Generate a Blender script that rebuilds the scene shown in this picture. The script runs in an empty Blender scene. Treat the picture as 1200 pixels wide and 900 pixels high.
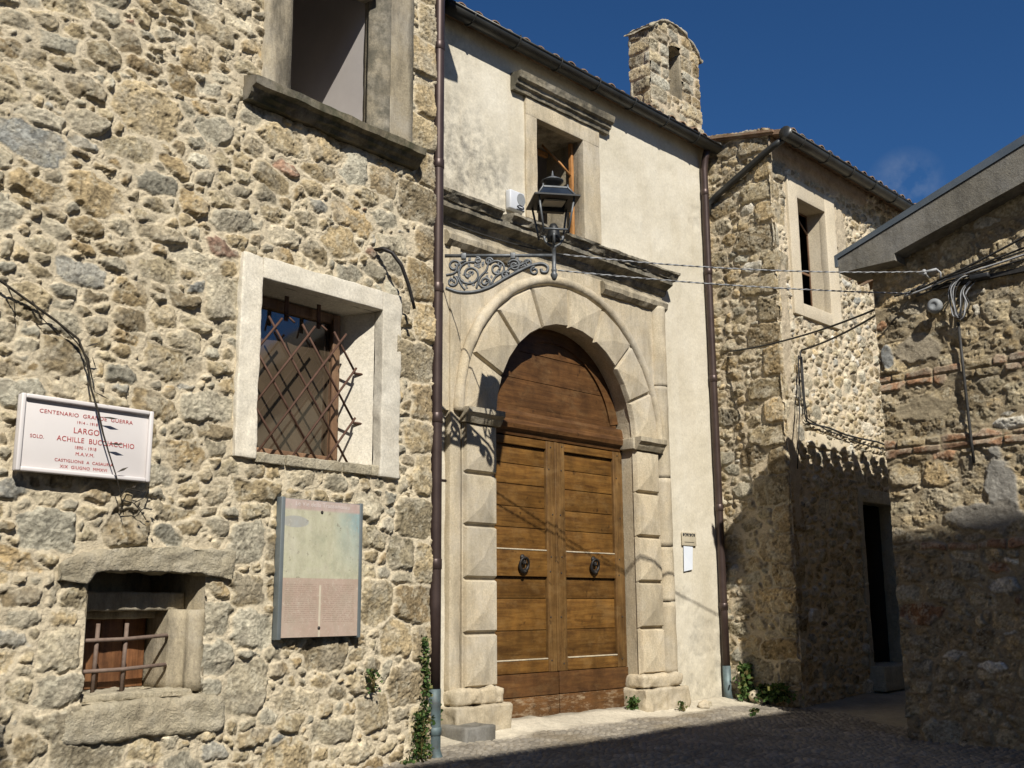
import bpy, bmesh, math, random
import numpy as np
from mathutils import Vector, Matrix, noise as mnoise

random.seed(7)
SC = bpy.context.scene
R = math.radians
# ------------------------------------------------------------------ camera, sky, sun, exposure
PITCH, ROLL, FPX = 0.204347, -0.0072142, 1267.157
cp, sp = math.cos(PITCH), math.sin(PITCH)
fw = Vector((0, cp, sp)); up0 = Vector((0, -sp, cp)); rt0 = Vector((1, 0, 0))
rt = rt0 * math.cos(ROLL) + up0 * math.sin(ROLL); up = up0 * math.cos(ROLL) - rt0 * math.sin(ROLL)
cam = bpy.data.cameras.new('camera'); camo = bpy.data.objects.new('camera', cam)
SC.collection.objects.link(camo)
camo.matrix_world = Matrix(((rt.x, up.x, -fw.x, 0), (rt.y, up.y, -fw.y, 0), (rt.z, up.z, -fw.z, 1.0), (0, 0, 0, 1)))
cam.sensor_width = 36; cam.lens = FPX / 1200 * 36; cam.clip_start = .05; cam.clip_end = 3000
SC.camera = camo

SUN_EL, SUN_AZ = R(42.5), R(161)
SUN = Vector((math.sin(SUN_AZ) * math.cos(SUN_EL), math.cos(SUN_AZ) * math.cos(SUN_EL), math.sin(SUN_EL)))
w = bpy.data.worlds.new('World'); SC.world = w; w.use_nodes = True
nt = w.node_tree; bg = nt.nodes['Background']
sky = nt.nodes.new('ShaderNodeTexSky'); sky.sky_type = 'NISHITA'; sky.sun_disc = False
sky.sun_elevation = SUN_EL; sky.sun_rotation = SUN_AZ; sky.altitude = 1200; sky.air_density = 1.0; sky.dust_density = .0; sky.ozone_density = 10.0
tcw = nt.nodes.new('ShaderNodeTexCoord')
# a small wisp of cloud low over the alley
vm = nt.nodes.new('ShaderNodeVectorMath'); vm.operation = 'DISTANCE'; vm.inputs[1].default_value = Vector((0.342, 0.880, 0.353)).normalized()
nz = nt.nodes.new('ShaderNodeTexNoise'); nz.inputs['Scale'].default_value = 14; nz.inputs['Detail'].default_value = 7; nz.inputs['Roughness'].default_value = .6
mr = nt.nodes.new('ShaderNodeMapRange'); mr.inputs[1].default_value = .0; mr.inputs[2].default_value = .036; mr.inputs[3].default_value = 1; mr.inputs[4].default_value = 0
mr2 = nt.nodes.new('ShaderNodeMapRange'); mr2.inputs[1].default_value = .46; mr2.inputs[2].default_value = .95
mm = nt.nodes.new('ShaderNodeMath'); mm.operation = 'MULTIPLY'
mxw = nt.nodes.new('ShaderNodeMix'); mxw.data_type = 'RGBA'; mxw.inputs[7].default_value = (6.0, 6.6, 7.2, 1)
nt.links.new(tcw.outputs['Generated'], vm.inputs[0]); nt.links.new(tcw.outputs['Generated'], nz.inputs['Vector'])
nt.links.new(vm.outputs['Value'], mr.inputs[0]); nt.links.new(nz.outputs['Fac'], mr2.inputs[0])
nt.links.new(mr.outputs[0], mm.inputs[0]); nt.links.new(mr2.outputs[0], mm.inputs[1])
nt.links.new(mm.outputs[0], mxw.inputs[0]); hs_ = nt.nodes.new('ShaderNodeHueSaturation'); hs_.inputs['Saturation'].default_value = 1.09; nt.links.new(sky.outputs[0], hs_.inputs['Color']); nt.links.new(hs_.outputs[0], mxw.inputs[6]); nt.links.new(mxw.outputs[2], bg.inputs[0])
bg.inputs[1].default_value = .058
sl = bpy.data.lights.new('sun', 'SUN'); sl.energy = 5.0; sl.angle = R(.53); sl.color = (1, .945, .855)
so = bpy.data.objects.new('sun', sl); SC.collection.objects.link(so); so.rotation_euler = SUN.to_track_quat('Z', 'Y').to_euler()
vs = SC.view_settings; vs.view_transform = 'Standard'; vs.look = 'None'; vs.gamma = 1; vs.use_curve_mapping = False; vs.exposure = 0.36
SC.cycles.max_bounces = 6; SC.cycles.diffuse_bounces = 4

# ------------------------------------------------------------------ frames
class Frame:
    def __init__(s, o, ex, ez=Vector((0, 0, 1))):
        s.o = Vector(o); s.x = Vector(ex).normalized(); s.z = Vector(ez); s.n = s.x.cross(s.z).normalized()
    def p(s, a, n, z): return s.o + s.x * a + s.n * n + s.z * z
P0 = Vector((-0.09714, 9.97412, 0)); aA, aB = R(40.23075), R(43.64121)
dB = Vector((math.sin(aB), math.cos(aB), 0)); nB = Vector((dB.y, -dB.x, 0)); dA = Vector((math.sin(aA), math.cos(aA), 0))
FB = Frame(P0, dB)                                   # church facade: s along it, n out of it
K = P0 + dB * -1.643 + nB * .85
FA = Frame(K, dA)                                    # stone house on the left; s = 0 at its corner
FC = Frame(P0 + dB * 3.596, nB)                      # gable side of the house beyond
FD = Frame(P0 + nB * .922, dB)                       # its street side
FE = Frame(P0 + dB * 2.36, nB)                       # gable of the near right house
FX = Frame(K, Vector((1, 0, 0)))                     # along the lamp bracket

# ------------------------------------------------------------------ object helpers
ORI = {}
def thing(name, label, cat, loc, group=None):
    o = bpy.data.objects.new(name, None); SC.collection.objects.link(o); o.location = loc; o.empty_display_size = .2
    o['label'] = label; o['category'] = cat
    if group: o['group'] = group
    ORI[o] = Vector(loc); return o
def link(name, me, mat, parent=None, loc=None):
    o = bpy.data.objects.new(name, me); SC.collection.objects.link(o)
    if parent is not None:
        o.parent = parent; ORI[o] = ORI[parent]
    else:
        ORI[o] = Vector(loc) if loc is not None else Vector((0, 0, 0)); o.location = ORI[o]
    if mat:
        for m in (mat if isinstance(mat, (list, tuple)) else [mat]): me.materials.append(m)
    return o
def tag(o, label, cat, group=None, kind=None):
    o['label'] = label; o['category'] = cat
    if group: o['group'] = group
    if kind: o['kind'] = kind
    return o

class MB:
    """collects shapes, builds one mesh object"""
    def __init__(s): s.v = []; s.f = []; s.m = []; s.sm = []; s.mi = 0
    def add(s, vs, fs, smooth=False):
        b = len(s.v); s.v += [Vector(v) for v in vs]; s.f += [tuple(i + b for i in f) for f in fs]
        s.m += [s.mi] * len(fs); s.sm += [smooth] * len(fs); return s
    def box(s, F, a0, a1, n0, n1, z0, z1, bev=0.0):
        if bev <= 0:
            vs = [F.p(a, n, z) for a in (a0, a1) for n in (n0, n1) for z in (z0, z1)]
            return s.add(vs, [(0, 1, 3, 2), (4, 6, 7, 5), (0, 4, 5, 1), (2, 3, 7, 6), (0, 2, 6, 4), (1, 5, 7, 3)])
        bm = bmesh.new(); bmesh.ops.create_cube(bm, size=1)
        for v in bm.verts: v.co = Vector(((v.co.x + .5) * (a1 - a0) + a0, (v.co.y + .5) * (n1 - n0) + n0, (v.co.z + .5) * (z1 - z0) + z0))
        bmesh.ops.bevel(bm, geom=bm.edges[:], offset=bev, segments=2, profile=.6, affect='EDGES')
        s.bm(bm, F, True)
        return s
    def bm(s, bm, F=None, smooth=False):
        bm.verts.index_update(); bm.normal_update()
        vs = [F.p(v.co.x, v.co.y, v.co.z) if F else v.co.copy() for v in bm.verts]
        fl = F is not None and True
        s.add(vs, [tuple(x.index for x in (reversed(f.verts[:]) if fl else f.verts)) for f in bm.faces], smooth); bm.free(); return s
    def prism(s, F, poly, n0, n1):        # poly in (a,z), extruded along n
        k = len(poly); vs = [F.p(a, n1, z) for a, z in poly] + [F.p(a, n0, z) for a, z in poly]
        return s.add(vs, [tuple(range(k)), tuple(range(2 * k - 1, k - 1, -1))] + [(i, k + i, k + (i + 1) % k, (i + 1) % k) for i in range(k)])
    def sweep(s, F, prof, a0, a1, step=.06, jit=0.0, seed=0, smooth=False):   # prof in (n,z), run along a
        k = len(prof); m = max(1, int(abs(a1 - a0) / step)); vs = []; fs = []
        for i in range(m + 1):
            a = a0 + (a1 - a0) * i / m
            for j, (n, z) in enumerate(prof):
                dn = jit * mnoise.noise((a * 5 + seed, j * 1.7, seed)) + jit * .7 * mnoise.noise((a * 17 + seed, j * 2.7, seed + 9))
                dz = jit * .7 * mnoise.noise((a * 6 + seed, j * 1.3 + 40, seed))
                vs.append(F.p(a, n + dn, z + dz))
        for i in range(m):
            for j in range(k):
                b = i * k
                fs.append((b + j, b + k + j, b + k + (j + 1) % k, b + (j + 1) % k))
        fs += [tuple(range(k)), tuple(range(len(vs) - 1, len(vs) - k - 1, -1))]
        return s.add(vs, fs, smooth)
    def tube(s, pts, r, sides=8, cap=True, flat=None):
        pts = [Vector(p) for p in pts]; n = len(pts); rs = r if isinstance(r, (list, tuple)) else [r] * n
        vs = []; fs = []; prev = None
        for i, p in enumerate(pts):
            t = (pts[min(i + 1, n - 1)] - pts[max(i - 1, 0)])
            if t.length < 1e-9: t = Vector((0, 0, 1))
            t.normalize()
            if prev is None:
                a = Vector((0, 0, 1)) if abs(t.z) < .9 else Vector((1, 0, 0)); u = t.cross(a).normalized()
            else:
                u = (prev - t * prev.dot(t));  u = u.normalized() if u.length > 1e-6 else t.orthogonal().normalized()
            prev = u; v = t.cross(u)
            for k in range(sides):
                c = 2 * math.pi * k / sides; vs.append(p + (u * math.cos(c) + v * math.sin(c)) * rs[i])
        for i in range(n - 1):
            for k in range(sides):
                a = i * sides + k; b = i * sides + (k + 1) % sides
                fs.append((a, b, b + sides, a + sides))
        if cap: fs += [tuple(range(sides - 1, -1, -1)), tuple(range((n - 1) * sides, n * sides))]
        return s.add(vs, fs, True)
    def lathe(s, c, prof, sides=16, axis=Vector((0, 0, 1)), rot=0):          # prof (r,h)
        c = Vector(c); axis = Vector(axis).normalized(); u = axis.orthogonal().normalized() if abs(axis.z) < .99 else Vector((1, 0, 0)); v = axis.cross(u); vs = []; fs = []
        for r, h in prof:
            for k in range(sides):
                t = 2 * math.pi * k / sides + rot; vs.append(c + axis * h + (u * math.cos(t) + v * math.sin(t)) * r)
        for i in range(len(prof) - 1):
            for k in range(sides):
                a = i * sides + k; b = i * sides + (k + 1) % sides; fs.append((a, b, b + sides, a + sides))
        fs += [tuple(range(sides - 1, -1, -1)), tuple(range((len(prof) - 1) * sides, len(prof) * sides))]
        return s.add(vs, fs, sides > 6)
    def build(s, name, mat, parent=None, loc=None):
        me = bpy.data.meshes.new(name)
        o = link(name, me, mat, parent, loc); org = ORI[o]
        me.from_pydata([v - org for v in s.v], [], s.f)
        me.polygons.foreach_set('use_smooth', s.sm); me.polygons.foreach_set('material_index', s.m); me.update()
        return o

def roughen(o, cuts_len, amp, freq, seed=0):
    """subdivide long edges and push the surface about like worn stone"""
    bm = bmesh.new(); bm.from_mesh(o.data); bmesh.ops.triangulate(bm, faces=[f for f in bm.faces if len(f.verts) > 4])
    for _ in range(6):
        es = [e for e in bm.edges if e.calc_length() > cuts_len]
        if not es or len(bm.verts) > 60000: break
        bmesh.ops.subdivide_edges(bm, edges=es, cuts=1, use_grid_fill=True)
    bm.normal_update(); off = ORI[o]
    mv = []
    for v in bm.verts:
        c = (v.co + off) * freq + Vector((seed, seed * 2, 0)); d = mnoise.fractal(c, .9, 2.1, 4)
        mv.append(v.normal * d * amp)
    for v, d in zip(bm.verts, mv): v.co += d
    bm.to_mesh(o.data); bm.free(); o.data.update()
    o.data.polygons.foreach_set('use_smooth', [True] * len(o.data.polygons)); return o

# ------------------------------------------------------------------ materials
class NT:
    def __init__(s, name):
        s.m = bpy.data.materials.new(name); s.m.use_nodes = True; s.t = s.m.node_tree; s.b = s.t.nodes['Principled BSDF']
        s.tc = s.n('ShaderNodeTexCoord')
    def n(s, ty, **kw):
        nd = s.t.nodes.new(ty)
        for k, v in kw.items(): setattr(nd, k, v)
        return nd
    def l(s, a, b): s.t.links.new(a, b)
    def vec(s, scale=(1, 1, 1), loc=(0, 0, 0)):
        mp = s.n('ShaderNodeMapping'); mp.inputs['Scale'].default_value = scale; mp.inputs['Location'].default_value = loc
        s.l(s.tc.outputs['Object'], mp.inputs[0]); return mp.outputs[0]
    def noise(s, scale, detail=5, rough=.55, vec=None, dist=0):
        nd = s.n('ShaderNodeTexNoise'); nd.inputs['Scale'].default_value = scale; nd.inputs['Detail'].default_value = detail
        nd.inputs['Roughness'].default_value = rough; nd.inputs['Distortion'].default_value = dist
        s.l(vec if vec else s.tc.outputs['Object'], nd.inputs['Vector']); return nd.outputs['Fac']
    def ramp(s, fac, stops):
        r = s.n('ShaderNodeValToRGB'); e = r.color_ramp.elements
        while len(e) < len(stops): e.new(.5)
        for x, (p, c) in zip(e, stops): x.position = p; x.color = tuple(c) + (1,) if len(c) == 3 else c
        s.l(fac, r.inputs[0]); return r.outputs[0]
    def rng(s, v, a, b, c=0, d=1):
        r = s.n('ShaderNodeMapRange')
        for i, x in enumerate((a, b, c, d)): r.inputs[i + 1].default_value = x
        s.l(v, r.inputs[0]); return r.outputs[0]
    def mix(s, fac, a, b, blend='MIX'):
        m = s.n('ShaderNodeMix', data_type='RGBA', blend_type=blend)
        for i, x in ((0, fac), (6, a), (7, b)):
            if isinstance(x, (int, float)): m.inputs[i].default_value = x
            elif isinstance(x, (tuple, list)): m.inputs[i].default_value = tuple(x) + (1,)
            else: s.l(x, m.inputs[i])
        return m.outputs[2]
    def math(s, op, a, b=0.0):
        m = s.n('ShaderNodeMath', operation=op)
        for i, x in enumerate((a, b)):
            if isinstance(x, (int, float)): m.inputs[i].default_value = x
            else: s.l(x, m.inputs[i])
        return m.outputs[0]
    def bump(s, h, strength=.4, dist=.01):
        b = s.n('ShaderNodeBump'); b.inputs['Strength'].default_value = strength; b.inputs['Distance'].default_value = dist
        s.l(h, b.inputs['Height']); s.l(b.outputs[0], s.b.inputs['Normal'])
    def col(s, c): s.l(c, s.b.inputs['Base Color'])
    def set(s, **kw):
        for k, v in kw.items(): s.b.inputs[k.replace('_', ' ')].default_value = v

def mat_simple(name, c0, c1, scale=6, rough=.6, metal=0, bump=.2, bd=.004, spec=.3, detail=6, c2=None):
    t = NT(name); f = t.noise(scale, detail, .6)
    st = [(.3, c0), (.7, c1)]
    if c2: st = [(.28, c0), (.5, c1), (.72, c2)]
    t.col(t.ramp(f, st)); t.set(Roughness=rough, Metallic=metal); t.b.inputs['Specular IOR Level'].default_value = spec
    t.bump(t.noise(scale * 7, 6, .6), bump, bd); return t.m
def mat_attr(name, fine=55, bs=.9, bd=.016):
    t = NT(name); a = t.n('ShaderNodeAttribute'); a.attribute_name = 'Col'
    f = t.rng(t.noise(fine, 9, .74), .28, .72, .74, 1.24); g = t.rng(t.noise(fine * .23, 6, .6), .3, .7, .86, 1.12)
    cc = t.n('ShaderNodeCombineColor'); v = t.math('MULTIPLY', f, g)
    for i in range(3): t.l(v, cc.inputs[i])
    t.col(t.mix(1.0, a.outputs['Color'], cc.outputs[0], 'MULTIPLY')); t.set(Roughness=.92); t.b.inputs['Specular IOR Level'].default_value = .15
    t.bump(t.noise(fine * 1.3, 9, .72), bs, bd); return t.m

M = {}
M['rubble'] = mat_attr('rubble_masonry')
M['ground'] = mat_attr('ground_stone', 70, .5, .004)
def mat_limestone(name, base, warm, dark, stain=.35, fine=60, moss=None, bs=.5, bd=.010, grey=.55):
    t = NT(name); ge = t.n('ShaderNodeNewGeometry'); isl = t.rng(ge.outputs['Random Per Island'], 0, 1, .84, 1.12)
    c = t.ramp(t.noise(2.3, 6, .6), [(.3, warm), (.6, base)])
    sp_ = t.rng(t.noise(fine, 9, .74), .28, .72, .68, 1.26); cc = t.n('ShaderNodeCombineColor')
    for i in range(3): t.l(sp_, cc.inputs[i])
    c = t.mix(1.0, c, cc.outputs[0], 'MULTIPLY')
    ci = t.n('ShaderNodeCombineColor'); [t.l(isl, ci.inputs[i]) for i in range(3)]; c = t.mix(1.0, c, ci.outputs[0], 'MULTIPLY')
    gp = t.rng(t.noise(1.9, 8, .7), .46, .66); c = t.mix(t.math('MULTIPLY', gp, grey), c, tuple(.72 * b_ + .3 * .36 for b_ in (base[0] * .95, base[1], base[2] * 1.12)))
    pt_ = t.rng(t.noise(95, 5, .65), .60, .68); c = t.mix(t.math('MULTIPLY', pt_, grey), c, tuple(x * .42 for x in base))
    s_ = t.rng(t.noise(4.2, 9, .72, t.vec((1.2, 1.2, .32))), .44, .68)
    c = t.mix(t.math('MULTIPLY', s_, stain), c, dark)
    if moss:
        m_ = t.rng(t.noise(5.5, 8, .7), .44, .6); c = t.mix(t.math('MULTIPLY', m_, .85), c, moss)
    t.col(c); t.set(Roughness=.88); t.b.inputs['Specular IOR Level'].default_value = .2
    t.bump(t.math('ADD', t.noise(fine * 1.5, 8, .7), t.math('MULTIPLY', t.noise(14, 6, .6), 1.4)), bs, bd); return t.m
M['limestone'] = mat_limestone('dressed_limestone', (.52, .45, .325), (.46, .38, .255), (.20, .175, .13), .6)
M['limestone_grey'] = mat_limestone('weathered_limestone', (.40, .345, .245), (.33, .28, .19), (.07, .062, .048), .85)
M['cornice'] = mat_limestone('stained_cornice', (.34, .30, .22), (.27, .23, .16), (.05, .046, .038), .95, moss=(.085, .08, .062))
M['mossy'] = mat_limestone('mossy_sill', (.2, .17, .115), (.15, .13, .085), (.035, .032, .025), .9, moss=(.05, .053, .03))
M['lintel'] = mat_limestone('rough_lintel', (.50, .445, .32), (.42, .36, .25), (.16, .14, .10), .42, 42, None, .9, .022)
def mat_plaster():
    t = NT('old_plaster')
    c = t.ramp(t.noise(1.6, 7, .62), [(.28, (.50, .455, .35)), (.5, (.575, .53, .425)), (.72, (.63, .59, .49))])
    f = t.rng(t.noise(38, 8, .7), .3, .7, .88, 1.1); cc = t.n('ShaderNodeCombineColor')
    for i in range(3): t.l(f, cc.inputs[i])
    c = t.mix(1.0, c, cc.outputs[0], 'MULTIPLY')
    # grey-black mould: a patch low on the left, where the cornice keeps the wall damp
    sx = t.n('ShaderNodeSeparateXYZ'); a = t.n('ShaderNodeAttribute'); a.attribute_name = 'Wear'
    mo = t.rng(t.noise(9, 9, .75), .40, .66)
    c = t.mix(t.math('MULTIPLY', t.math('MULTIPLY', a.outputs['Fac'], mo), .95), c, (.135, .13, .115))
    st = t.rng(t.noise(2.0, 7, .65, t.vec((1.6, 1.6, .22))), .5, .75); c = t.mix(t.math('MULTIPLY', st, .32), c, (.40, .33, .22))
    pk = t.rng(t.noise(75, 4, .6), .63, .70); c = t.mix(t.math('MULTIPLY', pk, .5), c, (.28, .23, .16))
    t.col(c); t.set(Roughness=.93); t.b.inputs['Specular IOR Level'].default_value = .15
    t.bump(t.math('ADD', t.noise(48, 8, .7), t.math('MULTIPLY', t.noise(6, 5, .6), 3)), .35, .006); return t.m
M['plaster'] = mat_plaster()
M['white_plaster'] = mat_limestone('white_window_plaster', (.63, .59, .495), (.59, .54, .435), (.40, .36, .27), .22, 60, None, .4, .007, .12)
M['cream_plaster'] = mat_limestone('cream_window_plaster', (.56, .49, .365), (.51, .44, .315), (.36, .30, .21), .3, 60, None, .4, .007, .2)
M['room_plaster'] = mat_simple('grey_room_plaster', (.40, .37, .35), (.46, .43, .405), 3, .9, 0, .2, .003, .15)
def mat_wood(name, c0, c1, c2, sc=1.0, axis=0, worn=None):
    t = NT(name)
    v = t.vec(((1.3, 1.3, 18), (18, 18, 1.2))[axis])
    g = t.noise(1.6 * sc, 8, .66, v, .8)
    c = t.ramp(g, [(.28, c0), (.5, c1), (.72, c2)])
    b = t.rng(t.noise(4.2, 7, .7), .3, .7, .52, 1.38); cc = t.n('ShaderNodeCombineColor')
    for i in range(3): t.l(b, cc.inputs[i])
    c = t.mix(1.0, c, cc.outputs[0], 'MULTIPLY')
    ge = t.n('ShaderNodeNewGeometry'); isl = t.rng(ge.outputs['Random Per Island'], 0, 1, .72, 1.22); ci = t.n('ShaderNodeCombineColor'); [t.l(isl, ci.inputs[i]) for i in range(3)]; c = t.mix(1.0, c, ci.outputs[0], 'MULTIPLY')
    fd = t.rng(t.noise(3.1, 9, .75, t.vec((1, 1, 2.2))), .52, .74); c = t.mix(t.math('MULTIPLY', fd, .55), c, tuple(.35 * a_ + .65 * b_ for a_, b_ in zip((.28, .20, .10), c2)))
    kn = t.rng(t.noise(11, 4, .5), .66, .74); c = t.mix(t.math('MULTIPLY', kn, .7), c, tuple(x * .35 for x in c0))
    if worn:
        wv = t.rng(t.noise(4.5, 10, .82, t.vec(((1, 1, 4.5), (3, 3, .8))[axis])), worn[1], worn[1] + .16); c = t.mix(t.math('MULTIPLY', wv, .8), c, worn[0])
    t.col(c); t.set(Roughness=.55); t.b.inputs['Specular IOR Level'].default_value = .3
    t.bump(t.math('ADD', g, t.noise(60, 6, .7)), .35, .004); return t.m
M['door'] = mat_wood('old_door_wood', (.064, .027, .006), (.128, .060, .0125), (.19, .098, .024), 1, 0)
M['door_dark'] = mat_wood('dark_door_wood', (.052, .023, .008), (.095, .043, .014), (.14, .068, .023), 1, 0)
M['door_worn'] = mat_wood('worn_door_board', (.06, .026, .009), (.10, .046, .015), (.14, .068, .022), 1, 0, ((.36, .28, .18), .50))
M['door_kick'] = mat_wood('kick_board_wood', (.05, .021, .007), (.085, .038, .012), (.12, .058, .018), 1, 0, ((.3, .23, .15), .70))
M['door_stile'] = mat_wood('door_stile_wood', (.07, .034, .011), (.125, .066, .020), (.18, .105, .038), 1, 1, ((.22, .16, .09), .58))
M['window_wood'] = mat_wood('window_wood', (.10, .055, .03), (.165, .095, .055), (.22, .135, .08), 1, 1)
M['orange_wood'] = mat_wood('orange_casement_wood', (.36, .16, .05), (.47, .23, .08), (.55, .29, .11), 1, 1)
M['shutter'] = mat_wood('shutter_wood', (.085, .036, .016), (.16, .07, .03), (.24, .115, .05), 1, 1)
M['iron'] = mat_simple('black_iron', (.012, .011, .011), (.03, .026, .023), 20, .55, .3, .3, .002, .4)
M['rust'] = mat_simple('rusty_iron', (.06, .03, .02), (.115, .062, .042), 30, .75, .1, .4, .002, .3)
M['rust_grey'] = mat_simple('grey_rusty_iron', (.13, .09, .07), (.2, .15, .12), 30, .75, .1, .4, .002, .3)
M['lamp'] = mat_simple('weathered_lamp_metal', (.075, .083, .09), (.16, .17, .178), 25, .5, .35, .3, .002, .4)
M['lamp_dark'] = mat_simple('dark_and_shaded_lamp_metal', (.012, .013, .014), (.026, .028, .03), 20, .5, .3, .2, .002, .4)  # on the finial bowl this dark tone is painted shade
M['pipe'] = mat_simple('brown_copper_pipe', (.048, .031, .027), (.082, .056, .048), 4, .42, .45, .08, .002, .5)
def mat_patina():
    t = NT('patinated_pipe'); f = t.noise(7, 7, .65)
    t.col(t.ramp(f, [(.3, (.05, .042, .038)), (.5, (.075, .105, .11)), (.7, (.13, .18, .185))])); t.set(Roughness=.6, Metallic=.2)
    t.bump(t.noise(40, 5, .6), .2, .002); return t.m
M['patina'] = mat_patina()
M['gutter'] = mat_simple('dark_gutter', (.035, .036, .034), (.075, .075, .07), 5, .4, .5, .1, .002, .5)
M['flashing'] = mat_simple('blue_grey_flashing', (.12, .15, .175), (.175, .205, .23), 4, .45, .5, .1, .002, .5)
M['concrete'] = mat_limestone('grey_concrete', (.215, .202, .17), (.17, .158, .13), (.07, .066, .056), .75, 45)
M['marble'] = mat_simple('white_marble', (.60, .565, .55), (.65, .62, .605), 3, .45, 0, .05, .002, .4)
M['ink'] = mat_simple('red_inscription', (.33, .035, .035), (.4, .05, .05), 20, .6)
M['white_ink'] = mat_simple('white_print', (.52, .46, .44), (.58, .53, .5), 20, .6)
M['tile'] = mat_simple('roof_tile', (.13, .085, .055), (.24, .16, .105), 7, .9, 0, .5, .008, .15, 9, (.25, .225, .17))
M['zinc'] = mat_simple('panel_rail_metal', (.15, .175, .18), (.2, .225, .23), 6, .5, .4, .1, .002, .4)
M['white_plastic'] = mat_simple('white_plastic', (.50, .52, .55), (.55, .57, .60), 5, .4, 0, .03, .001, .5)
M['grey_plastic'] = mat_simple('grey_plastic', (.2, .215, .22), (.26, .27, .275), 60, .6, 0, .5, .002, .3)
M['black_plastic'] = mat_simple('black_plastic', (.015, .016, .018), (.03, .032, .035), 20, .5)
M['cable'] = mat_simple('black_cable', (.02, .02, .02), (.045, .043, .04), 30, .6)
M['cable_mid'] = mat_simple('mid_grey_cable', (.10, .10, .10), (.17, .17, .17), 30, .55)
M['cable_grey'] = mat_simple('grey_cable', (.26, .27, .28), (.4, .41, .42), 30, .55)
M['paper'] = mat_simple('white_paper', (.62, .67, .74), (.7, .74, .8), 6, .7, 0, .1, .002)
M['ceramic'] = mat_simple('label_plate', (.42, .37, .27), (.5, .45, .34), 12, .5)
M['dark_room'] = mat_simple('dark_interior', (.03, .026, .022), (.05, .043, .036), 3, .95)
M['soffit'] = mat_simple('soffit_board', (.1, .085, .065), (.17, .145, .11), 6, .9, 0, .3)
def mat_glass():
    t = NT('window_glass'); t.col(t.ramp(t.noise(3, 4, .5), [(.3, (.055, .041, .027)), (.7, (.095, .07, .046))])); t.set(Roughness=.05, IOR=1.9); t.b.inputs['Specular IOR Level'].default_value = .8
    t.bump(t.noise(5, 2, .5), .04, .01); return t.m
M['glass'] = mat_glass()
def mat_leaf(name, a, b, c):
    t = NT(name); oi = t.n('ShaderNodeAttribute'); oi.attribute_name = 'Leaf'
    t.col(t.ramp(oi.outputs['Fac'], [(.06, (.13, .10, .035)), (.14, a), (.5, b), (.86, c), (.96, (.19, .18, .06))])); t.set(Roughness=.6); t.b.inputs['Specular IOR Level'].default_value = .3
    tr = t.n('ShaderNodeBsdfTranslucent'); tr.inputs[0].default_value = tuple(b) + (1,); ms = t.n('ShaderNodeMixShader'); ms.inputs[0].default_value = .25
    out = t.t.nodes['Material Output']; t.l(t.b.outputs[0], ms.inputs[1]); t.l(tr.outputs[0], ms.inputs[2]); t.l(ms.outputs[0], out.inputs[0]); return t.m
M['leaf'] = mat_leaf('weed_leaf', (.03, .06, .014), (.055, .11, .025), (.10, .16, .045))
M['dry'] = mat_simple('dry_twig', (.018, .015, .011), (.05, .042, .03), 20, .9)
def mat_print():
    t = NT('faded_panel_print'); sx = t.n('ShaderNodeSeparateXYZ'); t.l(t.tc.outputs['UV'], sx.inputs[0]); u, v = sx.outputs[0], sx.outputs[1]
    base = t.ramp(t.noise(7, 9, .72), [(.3, (.33, .335, .24)), (.5, (.46, .45, .32)), (.72, (.52, .50, .39))])
    m = t.math('MULTIPLY', t.rng(u, .62, 1.02), t.rng(v, .45, .86)); m = t.math('MULTIPLY', m, t.rng(t.noise(5, 8, .7), .3, .6, .55, 1.2))
    c = t.mix(t.math('MINIMUM', m, 1.0), base, (.22, .345, .37))
    # grey faded balloon at the upper left
    dx = t.math('SUBTRACT', u, .14); dy = t.math('SUBTRACT', v, .835); r2 = t.math('ADD', t.math('MULTIPLY', t.math('MULTIPLY', dx, dx), 34.0), t.math('MULTIPLY', t.math('MULTIPLY', dy, dy), 560.0))
    c = t.mix(t.rng(r2, .95, 1.1, .8, 0), c, (.33, .34, .34))
    # dark flecks
    fl = t.rng(t.noise(24, 6, .75), .60, .63); c = t.mix(t.math('MULTIPLY', fl, .7), c, (.13, .11, .08))
    # pink lower field with two columns of fine print
    pink = t.ramp(t.noise(5, 8, .7), [(.3, (.37, .265, .205)), (.55, (.43, .33, .265)), (.75, (.46, .385, .31))])
    ln = t.math('SINE', t.math('MULTIPLY', v, 420.0)); words = t.noise(30, 3, .5, t.vec((2.2, 2.2, 6)))
    txt = t.math('MULTIPLY', t.rng(ln, .1, .5), t.rng(words, .42, .52)); incol = t.math('MULTIPLY', t.rng(v, .1, .11), t.rng(v, .39, .38))
    incol = t.math('MULTIPLY', incol, t.math('ADD', t.math('MULTIPLY', t.rng(u, .04, .05), t.rng(u, .45, .44)), t.math('MULTIPLY', t.rng(u, .52, .53), t.rng(u, .95, .94))))
    pink = t.mix(t.math('MULTIPLY', t.math('MULTIPLY', txt, incol), .55), pink, (.2, .13, .1))
    gut = t.math('MULTIPLY', t.math('MULTIPLY', t.rng(u, .472, .476), t.rng(u, .5, .496)), t.rng(v, .38, .37)); pink = t.mix(t.math('MULTIPLY', gut, .8), pink, (.6, .55, .42))
    c = t.mix(t.rng(v, .424, .426, 1, 0), c, pink)
    top = t.ramp(t.noise(8, 6, .7), [(.3, (.40, .28, .25)), (.6, (.47, .38, .34))]); c = t.mix(t.rng(v, .918, .935), c, top)
    gr_ = t.rng(t.noise(13, 9, .78, t.vec((1.4, 1.4, .6))), .42, .68); c = t.mix(t.math('MULTIPLY', gr_, .5), c, (.30, .27, .2)); sc_ = t.rng(t.noise(48, 6, .75), .56, .64); c = t.mix(t.math('MULTIPLY', sc_, .30), c, (.62, .58, .48))
    t.col(c); t.set(Roughness=.45); t.b.inputs['Specular IOR Level'].default_value = .4; return t.m
M['print'] = mat_print()

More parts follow.
